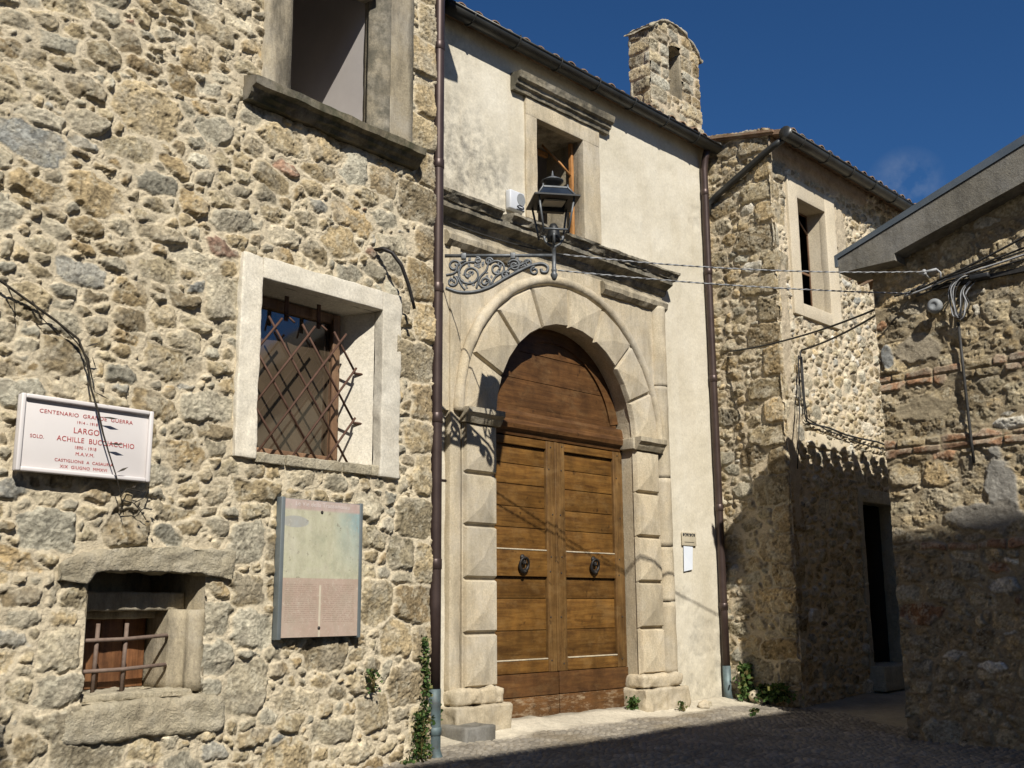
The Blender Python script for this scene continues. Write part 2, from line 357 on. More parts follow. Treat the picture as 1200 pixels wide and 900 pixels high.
# ------------------------------------------------------------------ numpy noise and masonry
def vn(x, y, seed):
    xi = np.floor(x).astype(np.int64); yi = np.floor(y).astype(np.int64); fx = x - xi; fy = y - yi
    fx = fx * fx * (3 - 2 * fx); fy = fy * fy * (3 - 2 * fy)
    def h(a, b):
        n = (a * 374761393 + b * 668265263 + seed * 1274126177) & 0xffffffff
        n = ((n ^ (n >> 13)) * 1274126177) & 0xffffffff
        return ((n ^ (n >> 16)) & 0xffff) / 65535.0
    return (h(xi, yi) * (1 - fx) + h(xi + 1, yi) * fx) * (1 - fy) + (h(xi, yi + 1) * (1 - fx) + h(xi + 1, yi + 1) * fx) * fy
def fbm(x, y, f, o, seed, g=.55):
    t = np.zeros_like(x); a = 1; s = 0
    for i in range(o):
        t += a * (vn(x * f + i * 17.3, y * f + i * 9.1, seed + i) - .5); s += a; a *= g; f *= 2.03
    return t / s * 2
def sstep(x, a, b):
    t = np.clip((x - a) / (b - a), 0, 1); return t * t * (3 - 2 * t)

STONES = dict(
    tan=(.40, .328, .205), ochre=(.375, .29, .165), grey=(.37, .335, .25), pale=(.52, .46, .335), brown=(.275, .218, .133),
    bluegrey=(.30, .295, .26), red=(.30, .19, .13), brick=(.35, .205, .12), white=(.58, .545, .46), dark=(.15, .12, .085))

def masonry(name, F, s0, s1, z0, z1, h, seed, classes, pal, mortar, blocks=(), holes=(), keep=None, relief=.022, parent=None, gap=.012, joint=.013,
            patches=(), rough=1.0, avoid=(), mat=None, dens=1.0, mort_amp=.006, smear=.010):
    rng = np.random.default_rng(seed)
    S = np.arange(s0, s1 + h * .5, h); Zc = np.arange(z0, z1 + h * .5, h); ns, nz = len(S), len(Zc)
    x, y = np.meshgrid(S, Zc)
    ux = .038 * fbm(x, y, 6, 3, seed + 1) + .022 * fbm(x, y, 19, 4, seed + 2); uy = .028 * fbm(x, y, 6, 3, seed + 3) + .020 * fbm(x, y, 19, 4, seed + 4)
    # packing on a coarse raster
    cr = .012; W = int((s1 - s0) / cr) + 1; Hh = int((z1 - z0) / cr) + 1; occ = np.zeros((Hh, W), bool)
    st = []
    def stamp(cs, cz, a, b, rot, p, k, test):
        r = max(a, b) * 1.05; i0 = int((cz - r - z0) / cr); i1 = int((cz + r - z0) / cr) + 1; j0 = int((cs - r - s0) / cr); j1 = int((cs + r - s0) / cr) + 1
        a0, a1, b0, b1 = max(i0, 0), min(i1, Hh), max(j0, 0), min(j1, W)
        if a1 <= a0 or b1 <= b0: return False
        yy, xx = np.mgrid[a0:a1, b0:b1]; dx = xx * cr + s0 - cs; dy = yy * cr + z0 - cz
        c, q = math.cos(rot), math.sin(rot); u = (dx * c + dy * q) / (a * k); v = (-dx * q + dy * c) / (b * k)
        mk = np.abs(u) ** p + np.abs(v) ** p < 1
        if test and (occ[a0:a1, b0:b1] & mk).any(): return False
        occ[a0:a1, b0:b1] |= mk; return True
    for (ha, hb, va, vb) in list(holes) + list(avoid):
        i0, i1, j0, j1 = [int(max(0, v)) for v in ((va - z0) / cr, (vb - z0) / cr, (ha - s0) / cr, (hb - s0) / cr)]; occ[i0:i1, j0:j1] = True
    names = list(pal.keys()); pw = np.array([pal[k] for k in names], float); pw /= pw.sum()
    for bl in blocks:
        cs, cz, a, b, col = bl[:5]; hh = bl[5] if len(bl) > 5 else relief; p = bl[6] if len(bl) > 6 else 5.0
        stamp(cs, cz, a, b, 0, p, 1.0, False); st.append((cs, cz, a, b, rng.normal(0, .012), p, col, hh))
    area = (s1 - s0) * (z1 - z0)
    for (bmin, bmax, amin, amax, per_m2) in classes:
        for _ in range(int(per_m2 * area * dens)):
            b = rng.uniform(bmin, bmax); a = b * rng.uniform(amin, amax); cs = rng.uniform(s0, s1); cz = rng.uniform(z0, z1); rot = rng.normal(0, .13)
            if b < .03 and rng.random() < .3: a, b = b, a * .8
            p = rng.choice([2.2, 2.6, 3.2, 4.2])
            if stamp(cs, cz, a, b, rot, p, .97, True):
                st.append((cs, cz, a, b, rot, p, names[rng.choice(len(names), p=pw)], relief * rng.uniform(.5, 1.45)))
    g1 = np.full(x.shape, 9.0); g2 = np.full(x.shape, 9.0); idm = np.full(x.shape, -1, np.int32)
    for k, (cs, cz, a, b, rot, p, col, hh) in enumerate(st):
        r = max(a, b) * 1.25 + .06; i0 = max(0, int((cz - r - z0) / h)); i1 = min(nz, int((cz + r - z0) / h) + 2); j0 = max(0, int((cs - r - s0) / h)); j1 = min(ns, int((cs + r - s0) / h) + 2)
        if i1 <= i0 or j1 <= j0: continue
        wf = .12 if p > 5.5 else (.45 if p > 4.5 else 1.0); dx = x[i0:i1, j0:j1] + wf * ux[i0:i1, j0:j1] - cs; dy = y[i0:i1, j0:j1] + wf * uy[i0:i1, j0:j1] - cz; c, q = math.cos(rot), math.sin(rot)
        u = np.abs(dx * c + dy * q) / a; v = np.abs(-dx * q + dy * c) / b
        g = ((u ** p + v ** p) ** (1 / p) - 1) * min(a, b) if p < 5.5 else np.maximum((u - 1) * a, (v - 1) * b)
        A, B_ = g1[i0:i1, j0:j1], g2[i0:i1, j0:j1]; m = g < A
        B_[:] = np.where(m, A, np.minimum(B_, g)); idm[i0:i1, j0:j1][m] = k; A[m] = g[m]
    n = len(st); pp = np.array([c[5] for c in st]); sa = np.array([(c[0], c[1], min(c[2], c[3]), c[7]) for c in st]); cols = np.array([STONES[c[6]] for c in st])
    cols = cols * rng.uniform(.66, 1.28, (n, 1)) * (1 + rng.uniform(-.05, .05, (n, 1)) * np.array((1, .1, -1.2)))
    por = rng.random(n); porous = np.where(np.isin([c[6] for c in st], ['brown', 'ochre', 'tan']), por, por * .4); tl = rng.normal(0, .10, (n, 2))
    gr = gap * np.exp(rng.normal(-.1, .55, n))
    k = np.maximum(idm, 0); din = np.minimum(gr[k] - g1, (g2 - g1) / 2 - joint / 2) + np.where(pp[k] > 5.5, .002, .007) * fbm(x, y, 30, 3, seed + 8) - smear * np.where(pp[k] > 4.4, .15, 1.0) * np.clip(fbm(x, y, 4.5, 4, seed + 15) + .1, 0, 1)
    din = np.where(idm < 0, -1, din); rim = np.clip(sa[k, 2] * .34, .008, .024)
    prof = np.clip(din / rim, 0, 1); prof = 1 - (1 - prof) ** 2.2
    f1 = fbm(x, y, 11, 4, seed + 5); f2 = fbm(x, y, 34, 4, seed + 6, .62); f3 = fbm(x, y, 75, 2, seed + 7)
    lump = (.38 * f1 + .42 * (1 - np.abs(f2) * 2.4) + .34 * f3)
    dX = (x - sa[k, 0]) / sa[k, 2]; dY = (y - sa[k, 1]) / sa[k, 2]; fac = None      # broken faces: the lowest of four tilted planes
    for _ in range(4):
        th = rng.uniform(0, 2 * np.pi, n); sl = rng.uniform(.004, .016, n) * np.clip(sa[:, 2] / .05, .5, 1.5); of = rng.uniform(0, .010, n)
        pl_ = of[k] + sl[k] * (np.cos(th)[k] * dX + np.sin(th)[k] * dY); fac = pl_ if fac is None else np.minimum(fac, pl_)
    pit = np.clip(-f2 * 1.3 - .12 + .4 * f3, 0, 1) * sstep(porous[k], .35, .7) * .019
    sh = sa[k, 3] + np.clip(tl[k, 0] * (x - sa[k, 0]) + tl[k, 1] * (y - sa[k, 1]), -.02, .02) + .015 * rough * np.where(pp[k] > 5.5, .35, 1) * lump + np.where(pp[k] > 5.5, .15, np.where(pp[k] > 4.4, .55, 1.0)) * (np.clip(rough, 0, 1) * np.maximum(fac, -.016) - .010)
    mh = mort_amp * (fbm(x, y, 9, 4, seed + 9) + .5 * fbm(x, y, 40, 3, seed + 10))
    N = mh + prof * (sh - pit * rough - np.minimum(mh, 0))
    N = N - .009 * np.exp(-((din + .001) / .0065) ** 2) * sstep(fbm(x, y, 6, 4, seed + 18), -.35, .15) * np.where(pp[k] > 5.5, .5, 1)      # open joint round the stones
    wst = sstep(din, -.001, .007)
    tint = 1 + .42 * f1 + .50 * f2 + .42 * f3 - 7 * pit; f4 = fbm(x, y, 52, 3, seed + 16, .7); f5 = fbm(x, y, 17, 4, seed + 17, .6)
    C = cols[k] * np.clip(tint, .35, 1.9)[..., None]
    sp2 = (sstep(f4, .20, .46) * .36)[..., None]; C = C * (1 - sp2) + np.array((.11, .09, .06)) * sp2                 # dark specks and pits
    pal2 = (sstep(f5 + .35 * f3, .10, .34) * .42)[..., None]; C = C * (1 - pal2) + np.array((.50, .465, .36)) * (1 + .3 * f3)[..., None] * pal2   # pale crust
    lich = sstep(fbm(x, y, 7.1, 5, seed + 12), .0, .40)[..., None] * .55; C = C * (1 - lich) + np.array((.42, .375, .285)) * (.95 + .35 * f2[..., None] + .3 * f3[..., None]) * lich
    mt = np.array(mortar) * (1 + .14 * fbm(x, y, 4, 4, seed + 13) + .12 * fbm(x, y, 45, 3, seed + 14))[..., None]
    C = C * wst[..., None] + mt * (1 - wst[..., None])
    for (ps, pz, pa, pb, pcol, ph) in patches:
        d = np.hypot((x - ps) / pa, (y - pz) / pb) + .45 * fbm(x, y, 6, 4, seed + 20); m = sstep(d, 1.08, .86)
        N = N * (1 - m) + (ph + .010 * f1 + .006 * f2) * m
        C = C * (1 - m[..., None]) + np.array(pcol) * (1 + .16 * f1 + .1 * f2)[..., None] * m[..., None]
    C = np.clip(C, .01, .9)
    co = np.empty((nz, ns, 3)); org = ORI[parent] if parent is not None else Vector((0, 0, 0))
    for i in range(3): co[..., i] = F.o[i] - org[i] + F.x[i] * x + F.n[i] * N + F.z[i] * y
    fk = np.ones((nz - 1, ns - 1), bool); fx_ = (x[:-1, :-1] + h / 2); fy_ = (y[:-1, :-1] + h / 2)
    for (ha, hb, va, vb) in holes: fk &= ~((fx_ > ha) & (fx_ < hb) & (fy_ > va) & (fy_ < vb))
    if keep is not None: fk &= keep(fx_, fy_)
    return grid_mesh(name, co, fk, C, mat or M['rubble'], parent)

def grid_mesh(name, co, fk, C, mat, parent, attr='Col', scalar=None):
    nz, ns = co.shape[:2]; idx = np.arange(nz * ns).reshape(nz, ns)
    q = np.stack([idx[:-1, :-1], idx[:-1, 1:], idx[1:, 1:], idx[1:, :-1]], -1)[fk]
    used = np.zeros(nz * ns, bool); used[q.ravel()] = True; rm = np.cumsum(used) - 1; q = rm[q]
    v = co.reshape(-1, 3)[used]; me = bpy.data.meshes.new(name)
    me.vertices.add(len(v)); me.vertices.foreach_set('co', v.astype(np.float32).ravel())
    me.loops.add(q.size); me.loops.foreach_set('vertex_index', q.astype(np.int32).ravel())
    me.polygons.add(len(q)); me.polygons.foreach_set('loop_start', np.arange(0, q.size, 4, dtype=np.int32))
    me.polygons.foreach_set('use_smooth', np.ones(len(q), bool)); me.update(calc_edges=True); me.validate()
    if C is not None:
        at = me.color_attributes.new(attr, 'FLOAT_COLOR', 'POINT'); cc = np.ones((len(v), 4), np.float32); cc[:, :3] = C.reshape(-1, 3)[used]; at.data.foreach_set('color', cc.ravel())
    if scalar is not None:
        at = me.attributes.new(scalar[0], 'FLOAT', 'POINT'); at.data.foreach_set('value', scalar[1].ravel()[used].astype(np.float32))
    return link(name, me, mat, parent)

def text_mesh(s, F, a, n, z, size, mat_key, name, parent, align='CENTER', ext=.0008, xs=1.0):
    cu = bpy.data.curves.new('text', 'FONT'); cu.body = s; cu.size = size; cu.align_x = align; cu.extrude = ext; cu.space_character = 1.08
    o = bpy.data.objects.new('text', cu); SC.collection.objects.link(o); dg = bpy.context.evaluated_depsgraph_get(); dg.update()
    me = bpy.data.meshes.new_from_object(o.evaluated_get(dg)); bpy.data.objects.remove(o); bpy.data.curves.remove(cu)
    org = ORI[parent]
    for v in me.vertices: v.co = F.p(a + v.co.x * xs, n + v.co.z, z + v.co.y) - org
    me.name = name; return me

def niche(mb, F, s0, s1, z0, z1, nf, depth, spl=0, spr=0, back=True, spt=0):
    b = nf - depth; f = [F.p(s0, nf, z0), F.p(s1, nf, z0), F.p(s1, nf, z1), F.p(s0, nf, z1)]; k = [F.p(s0 + spl, b, z0), F.p(s1 - spr, b, z0), F.p(s1 - spr, b, z1 - spt), F.p(s0 + spl, b, z1 - spt)]
    fs = [(0, 4, 5, 1), (1, 5, 6, 2), (2, 6, 7, 3), (3, 7, 4, 0)]
    if back: fs.append((4, 7, 6, 5))
    mb.add(f + k, [tuple(reversed(q)) for q in fs])

def frame_bars(mb, F, s0, s1, z0, z1, n0, n1, wd, bev=0.0):
    mb.box(F, s0, s0 + wd, n0, n1, z0, z1, bev); mb.box(F, s1 - wd, s1, n0, n1, z0, z1, bev); mb.box(F, s0 + wd, s1 - wd, n0, n1, z1 - wd, z1, bev); mb.box(F, s0 + wd, s1 - wd, n0, n1, z0, z0 + wd, bev)

def pantiles(mb, F, s0, s1, n0, n1, z0, z1, pitch=.22, r=.085, rnd=None, cover_only=False):
    """rows of half-round tiles from the eave (n0,z0) up to (n1,z1)"""
    k = int((s1 - s0) / pitch); L = math.hypot(n1 - n0, z1 - z0); un, uz = (n1 - n0) / L, (z1 - z0) / L; rows = max(1, int(L / .36)); rg = random.Random(int(s0 * 10) + 3)
    for i in range(k + 1):
        s = s0 + i * pitch
        for j in range(min(rows, 9)):
            t0 = j * .36 + rg.uniform(-.02, .02) - (.02 if j == 0 else 0); t1 = t0 + .42
            vs = []; fs = []
            for q, (t, rr, lf) in enumerate(((t0, r, .035), (t1, r * .84, .0))):
                for th in (.85, 1.0):
                    for m in range(7):
                        a = math.pi * m / 6; x_ = s + math.cos(a) * rr * th + rg.uniform(-.002, .002); y_ = math.sin(a) * rr * th * .95 + lf
                        vs.append(F.p(x_, n0 + un * t - uz * y_ * 0, z0 + uz * t + y_))
            for m in range(6):
                fs += [(7 + m, 21 + m, 22 + m, 8 + m), (m, m + 1, 15 + m, 14 + m), (m, 7 + m, 8 + m, 1 + m)]
            mb.add(vs, fs, False)

def plant(mb, rg, base, nrm, n, spread, height, leaf, lean=.5):
    base = Vector(base); nrm = Vector(nrm)
    side = nrm.cross(Vector((0, 0, 1))).normalized()
    vals = []
    for i in range(n):
        h_ = rg.random() ** .8; p = base + side * rg.gauss(0, spread * (.45 + .5 * (1 - h_))) + nrm * abs(rg.gauss(0, spread * .45)) + Vector((0, 0, 1)) * h_ * height
        d = (nrm * rg.uniform(.1, 1) + side * rg.uniform(-1, 1) + Vector((0, 0, rg.uniform(-.5, 1)))).normalized(); l = leaf * rg.uniform(.6, 1.4)
        o = d.orthogonal(); o.rotate(Matrix.Rotation(rg.uniform(0, 6.28), 3, d)); o *= l * .34
        mb.add([p, p + d * l * .5 + o, p + d * l, p + d * l * .5 - o], [(0, 1, 2, 3)]); vals.append(rg.random())
    return vals
def leaf_obj(name, mb, vals, parent, mat=None):
    o = mb.build(name, mat or M['leaf'], parent); at = o.data.attributes.new('Leaf', 'FLOAT', 'FACE'); v = [0.5] * len(o.data.polygons); v[:len(vals)] = vals; at.data.foreach_set('value', v); return o

def gz(d, n):
    """height of the ground at facade coordinates"""
    z = -.075 * max(0, min(n, 1.2)) - .035 * max(0, n - 1.2) * (1 if n < 9 else 0) - (.27 if n >= 9 else 0)
    if d > 3.4 and n > .2: z += min(.045 * (d - 3.4), .25)
    return z
def gzn(d, n):
    z = -.075 * np.clip(n, 0, 1.2) - .035 * np.clip(n - 1.2, 0, 7.8)
    return z + np.where(n > .2, np.clip(.045 * (d - 3.4), 0, .25), 0)

# ================================================================== STRUCTURE
# ---- ground: one sheet, fine where it is seen
ds = np.concatenate([np.array([-400, -150, -60, -30, -18, -12, -8, -6, -5, -4.2]), np.arange(-3.6, 8.0, .016), np.array([9, 10.5, 13, 18, 30, 60, 150, 400])])
ns_ = np.concatenate([np.array([-400, -150, -60, -30, -15, -8, -4, -1.5]), np.arange(-.6, 4.8, .015), np.array([5.2, 6, 7, 8.5, 10, 13, 18, 30, 60, 150, 400])])
gx, gy = np.meshgrid(ds, ns_); rng = np.random.default_rng(5)
gh = gzn(gx, gy); lo = ((gx > -4.5) & (gx < 8.5) & (gy > -.8) & (gy < 5)).astype(float)
# cobbles: jittered cell pattern
def cells(x, y, sx, sy, seed):
    best = np.full(x.shape, 9.0); sec = np.full(x.shape, 9.0); val = np.zeros(x.shape); xi = np.floor(x / sx); yi = np.floor(y / sy)
    for i in (-1, 0, 1):
        for j in (-1, 0, 1):
            a, b = xi + i, yi + j; rx = vn(a + .5, b + .5, seed); ry = vn(a + .5, b + .5, seed + 1); rv = vn(a + .5, b + .5, seed + 2)
            d = np.hypot((x - (a + .95 * rx) * sx) / sx, (y - (b + .95 * ry) * sy) / sy) / (.72 + .6 * rv); m = d < best
            sec = np.where(m, best, np.minimum(sec, d)); val = np.where(m, rv, val); best = np.where(m, d, best)
    return best, sec, val
wx_ = gx + .02 * fbm(gx, gy, 6, 3, 90); wy_ = gy + .02 * fbm(gx, gy, 6, 3, 91)
b1, b2, cv = cells(wx_, wy_, .085, .07, 77); edge = b2 - b1; dome = sstep(edge, .03, .45)
cob = sstep(gy + .12 * fbm(gx, gy, 2.2, 4, 92), .40, .58)              # a smooth cement strip runs along the church
alley = sstep(gx + .25 * fbm(gx, gy, 1.5, 4, 93) + .45 * np.clip(gy - 1.2, -2, 2), 3.55, 3.8); cob = cob * (1 - alley)
gh += lo * (.020 * fbm(gx, gy, 1.7, 4, 94) + .006 * fbm(gx, gy, 9, 3, 95) + cob * (.022 * dome * (.5 + cv) - .009))
gh += lo * sstep(gy, .42, .10) * (.035 + .02 * fbm(gx, gy, 2.5, 3, 96)) * sstep(gx, -1.2, -.6) * sstep(gx, 3.8, 3.3)
stc = np.stack([np.interp(cv, [0, .5, 1], q) for q in ((.11, .20, .36), (.098, .18, .32), (.08, .148, .255))], -1) * (1 + .25 * fbm(gx, gy, 30, 3, 97))[..., None]
dirt = np.array((.19, .16, .115)) * (1 + .3 * fbm(gx, gy, 7, 5, 98))[..., None]
cm = np.array((.47, .425, .335)) * (1 + .25 * fbm(gx, gy, 3, 5, 99) + .12 * fbm(gx, gy, 25, 3, 100))[..., None]
al = np.array((.30, .265, .20)) * (1 + .22 * fbm(gx, gy, 4, 5, 101))[..., None]
sm_ = (sstep(edge, .05, .2) * sstep(fbm(gx, gy, 1.6, 4, 102), -.55, -.1))[..., None]
GC = (stc * sm_ + dirt * (1 - sm_)) * cob[..., None] + (cm * (1 - alley[..., None]) + al * alley[..., None]) * (1 - cob[..., None])
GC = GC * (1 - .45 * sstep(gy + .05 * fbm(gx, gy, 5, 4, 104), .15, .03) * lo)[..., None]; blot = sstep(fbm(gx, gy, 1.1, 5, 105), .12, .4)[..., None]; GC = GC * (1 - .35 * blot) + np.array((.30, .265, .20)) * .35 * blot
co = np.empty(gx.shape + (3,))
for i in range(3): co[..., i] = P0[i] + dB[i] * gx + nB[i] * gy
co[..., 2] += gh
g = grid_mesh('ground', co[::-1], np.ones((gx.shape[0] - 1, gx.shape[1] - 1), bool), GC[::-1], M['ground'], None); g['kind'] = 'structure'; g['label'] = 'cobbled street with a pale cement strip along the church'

# ================================================================== LEFT STONE HOUSE
HA = thing('stone_house', 'rubble stone house on the left with white framed window and brown drainpipe', 'house', FA.p(-2, 0, -.1))
up_open = (-1.68, -.31, 4.50, 5.78); mid_open = (-1.78, -.41, 1.975, 3.28); low_open = (-2.715, -1.95, .47, 1.25)
blocksA = []
rg = random.Random(3)
z = -.28; i = 0                                       # corner quoins
stones_p = 4.6
while z < 7.6:
    hh = rg.uniform(.22, .36); L = (.34, .2)[i % 2] * rg.uniform(.85, 1.2); blocksA.append((-L / 2 - .005, z + hh / 2, L / 2, hh / 2 - .01, rg.choice(['tan', 'ochre', 'tan', 'brown']), .02)); z += hh; i += 1
for (a, b, c, d, col) in ((-2.72, .33, .3, .2, 'grey'), (-2.9, .30, .15, .13, 'tan'), (-1.62, .52, .15, .16, 'grey'), (-1.60, .87, .17, .12, 'grey'), (-1.63, 1.12, .13, .1, 'tan'), (-1.86, .95, .12, .10, 'grey'), (-1.84, .72, .11, .1, 'grey'),
                          (-2.86, .78, .1, .12, 'grey'), (-2.85, .56, .11, .12, 'grey'), (-2.98, 1.43, .17, .11, 'grey'), (-1.66, 1.42, .15, .13, 'grey'), (-2.95, 2.40, .16, .10, 'tan'), (-1.93, 2.98, .13, .14, 'grey'), (-2.55, 4.05, .22, .16, 'tan'),
                          (-1.1, 4.30, .20, .13, 'tan'), (-.85, 4.22, .16, .12, 'grey'), (-.55, 4.2, .15, .11, 'brown'), (-.55, 1.05, .14, .16, 'tan'), (-.35, .8, .15, .13, 'tan'), (-.3, 1.4, .15, .13, 'tan'), (-.55, .3, .16, .12, 'tan'), (-.9, .2, .17, .09, 'grey'), (-1.3, .05, .2, .12, 'tan')):
    blocksA.append((a, b, c, d, col, .022, 3.4))
masonry('wall', FA, -5.2, 0.0, -.32, 7.0, .0072, 11,
        [(.08, .115, 1.3, 2.2, 9), (.055, .08, 1.3, 2.6, 60), (.040, .055, 1.2, 2.8, 220), (.028, .040, 1.1, 2.8, 380), (.018, .028, 1.1, 2.8, 260), (.012, .018, 1.2, 2.6, 120)],
        dict(tan=6, ochre=3.2, grey=3.8, pale=3.2, brown=1.8, bluegrey=.45, red=.2), (.60, .52, .375), blocksA,
        holes=[up_open, mid_open, low_open], avoid=[(-1.83, -.36, 1.93, 3.33), (-1.93, -.23, 4.38, 4.60), (-2.9, -1.78, 1.16, 1.40), (-2.8, -1.78, .29, .52)], parent=HA, relief=.021, rough=.85, mort_amp=.004, gap=.034, smear=.006)
b = MB(); b.box(FA, -14, -5.2, -.3, 0, -.5, 7.0); b.box(FA, -.3, -.005, -1.2, -.02, -.4, 7.0); b.box(FA, -14, 0, -8.3, -8, -.5, 7.0); b.box(FA, -.3, 0, -8, -1.2, 5.5, 7.0); b.box(FA, -14, -13.7, -8, -.3, -.5, 7.0); b.build('plain_wall', M['lintel'], HA)
b = MB(); b.prism(Frame(FA.p(-14.2, 0, 0), FA.n), [(.35, 7.0), (.35, 7.08), (-4, 8.3), (-8.6, 7.08), (-8.6, 7.0)], -14.6, 0); b.build('roof', M['tile'], HA)
# upper window: jambs, deep plastered reveal, mossy moulded sill
wu = MB(); wu.prism(Frame(FA.p(0, 0, 4.52), FA.x, FA.n), [(-.29, -.05), (-.29, .045), (-.534, .045), (-.672, -.06), (-.672, -.12), (-.29, -.12)], -2.2, 0); wu.prism(Frame(FA.p(0, 0, 4.52), FA.x, FA.n), [(-1.71, -.12), (-1.48, -.12), (-1.48, .03), (-1.71, .03)], -2.2, 0)
wu.box(FA, -1.48, -.672, -.12, .03, 5.68, 5.95, .01)
o = wu.build('window', M['limestone_grey'], HA); o['label'] = 'open upper window between stained stone jambs'; roughen(o, .09, .006, 7, 2); WU = o
b = MB(); b.prism(Frame(FA.p(0, 0, 4.53), FA.x, FA.n), [(-.540, .0475), (-.548, .053), (-.682, -.050), (-.682, -.075), (-.672, -.06)], -2.2, 0); roughen(b.build('chamfer', M['cornice'], WU), .07, .004, 8, 4)
b = MB(); niche(b, FA, -1.482, -.670, 4.55, 6.2, -.119, 1.25, 0, 0); b.build('reveal', M['room_plaster'], WU)
prof = [(-.1, 4.385), (.05, 4.385), (.07, 4.41), (.09, 4.425), (.105, 4.455), (.145, 4.47), (.15, 4.525), (.0, 4.57), (-.1, 4.58)]
b = MB(); b.sweep(FA, prof, -1.85, -.235, .025, .012, 3); b.build('sill', M['mossy'], WU)
# middle window
b = MB(); b.box(FA, -1.81, -1.648, -.06, .034, 1.955, 3.32, .006); b.box(FA, -.56, -.372, -.06, .034, 1.935, 3.32, .006); b.box(FA, -1.648, -.56, -.06, .034, 3.173, 3.32, .006)
o = b.build('window', M['white_plaster'], HA); o['label'] = 'barred window in a wide white plaster surround'; roughen(o, .035, .009, 7, 5); WM = o
b = MB(); niche(b, FA, -1.648, -.56, 2.0, 3.173, -.058, .24, 0, .17, True, .03); b.build('reveal', M['white_plaster'], WM)
b = MB()
for k, (x0, x1, c) in enumerate(((-1.645, -1.40, 0), (-1.39, -1.15, 0), (-1.14, -.9, 0), (-.89, -.64, 0), (-.63, -.565, 0))): b.box(FA, x0, x1, -.2, .022 + .006 * (k % 2), 1.935, 2.003 + .002 * k, .008)
roughen(b.build('sill', M['lintel'], WM), .05, .008, 14, 4)
b = MB(); frame_bars(b, FA, -1.60, -.735, 2.004, 3.14, -.295, -.235, .075, .006); b.box(FA, -.82, -.765, -.235, -.215, 2.02, 3.10, .004); fr = b.build('frame', M['window_wood'], WM)
b = MB(); b.box(FA, -1.53, -.80, -.275, -.268, 2.07, 3.07); b.build('glass', M['glass'], WM)
# lattice grille
b = MB(); gn = -.10; p0s, p0z, ps, pz_ = -1.29, 2.715, .29, .37
def clipline(x0, z0, slope, lo, hi, zl, zh):
    t0, t1 = lo, hi; pts = []
    a, c = sorted(((zl - z0) / slope + x0, (zh - z0) / slope + x0)); a = max(a, lo); c = min(c, hi)
    return (a, z0 + (a - x0) * slope, c, z0 + (c - x0) * slope) if c - a > .02 else None
for k in range(-5, 6):
    for sgn in (1, -1):
        r_ = clipline(p0s + k * ps, p0z, sgn * pz_ / ps, -1.64, -.70, 2.005, 2.965)
        if r_:
            x0, z0_, x1, z1_ = r_; off = gn + .008 * sgn
            b.tube([FA.p(x0, off, z0_), FA.p(x1, off, z1_)], .0085, 6)
for zz in (2.715, 2.345): b.tube([FA.p(-.71, gn, zz), FA.p(-.66, gn - .06, zz - .01), FA.p(-.60, gn - .03, zz - .015)], .010, 6)
for ss in (-1.29, -1.0): b.box(FA, ss - .016, ss + .016, gn - .075, gn - .067, 2.98, 3.175); b.tube([FA.p(ss - .01, gn - .07, 3.03), FA.p(ss + .02, gn, 2.96)], .008, 6)
b.build('grille', M['rust'], WM)
# low window
b = MB(); b.prism(FA, [(-2.90, 1.16), (-2.74, 1.145), (-2.69, 1.21), (-2.64, 1.225), (-2.0, 1.222), (-1.93, 1.20), (-1.78, 1.175), (-1.772, 1.36), (-2.2, 1.372), (-2.6, 1.345), (-2.84, 1.29), (-2.9, 1.25)], -.2, .04)
o = b.build('window', M['lintel'], HA); o['label'] = 'small low window with rusty bars under a rough stone lintel'; roughen(o, .028, .020, 9, 9); WL = o
b = MB(); niche(b, FA, -2.712, -1.94, .50, 1.245, -.004, .44, .0, .12, True, 0); b.build('reveal', M['limestone_grey'], WL)
b = MB(); b.box(FA, -2.70, -1.99, -.36, -.155, 1.0, 1.11, .014); b.box(FA, -2.69, -2.02, -.38, -.30, .955, .998, .008); roughen(b.build('beam', M['limestone_grey'], WL), .06, .007, 9, 1)
b = MB(); b.prism(Frame(FA.p(0, 0, .53), FA.x, FA.n), [(-1.935, -.006), (-2.03, -.03), (-2.03, -.10), (-2.10, -.13), (-2.10, -.42), (-1.935, -.42)], -.475, 0); roughen(b.build('jamb', M['limestone_grey'], WL), .06, .005, 8, 6)
b = MB(); b.box(FA, -2.82, -1.785, -.15, .03, .29, .505, .035); b.box(FA, -2.705, -2.0, -.42, -.03, .5, .545, .012); roughen(b.build('sill', M['lintel'], WL), .03, .020, 9, 12)
b = MB()
for k in range(4): b.box(FA, -2.70 + k * .148, -2.70 + k * .148 + .144, -.43, -.385 + .006 * (k % 2), .55, 1.0, .005)
b.build('shutter', M['shutter'], WL)
b = MB()
for ss in (-2.565, -2.385): b.tube([FA.p(ss, -.15, .54), FA.p(ss + .01, -.15, .93)], .0125, 8)
for zz in (.835, .665): b.tube([FA.p(-2.72, -.14, zz), FA.p(-2.4, -.135, zz + .004), FA.p(-2.12, -.13, zz + .02), FA.p(-2.10, -.16, zz + .01)], .0115, 8)
b.build('bars', M['rust_grey'], WL)
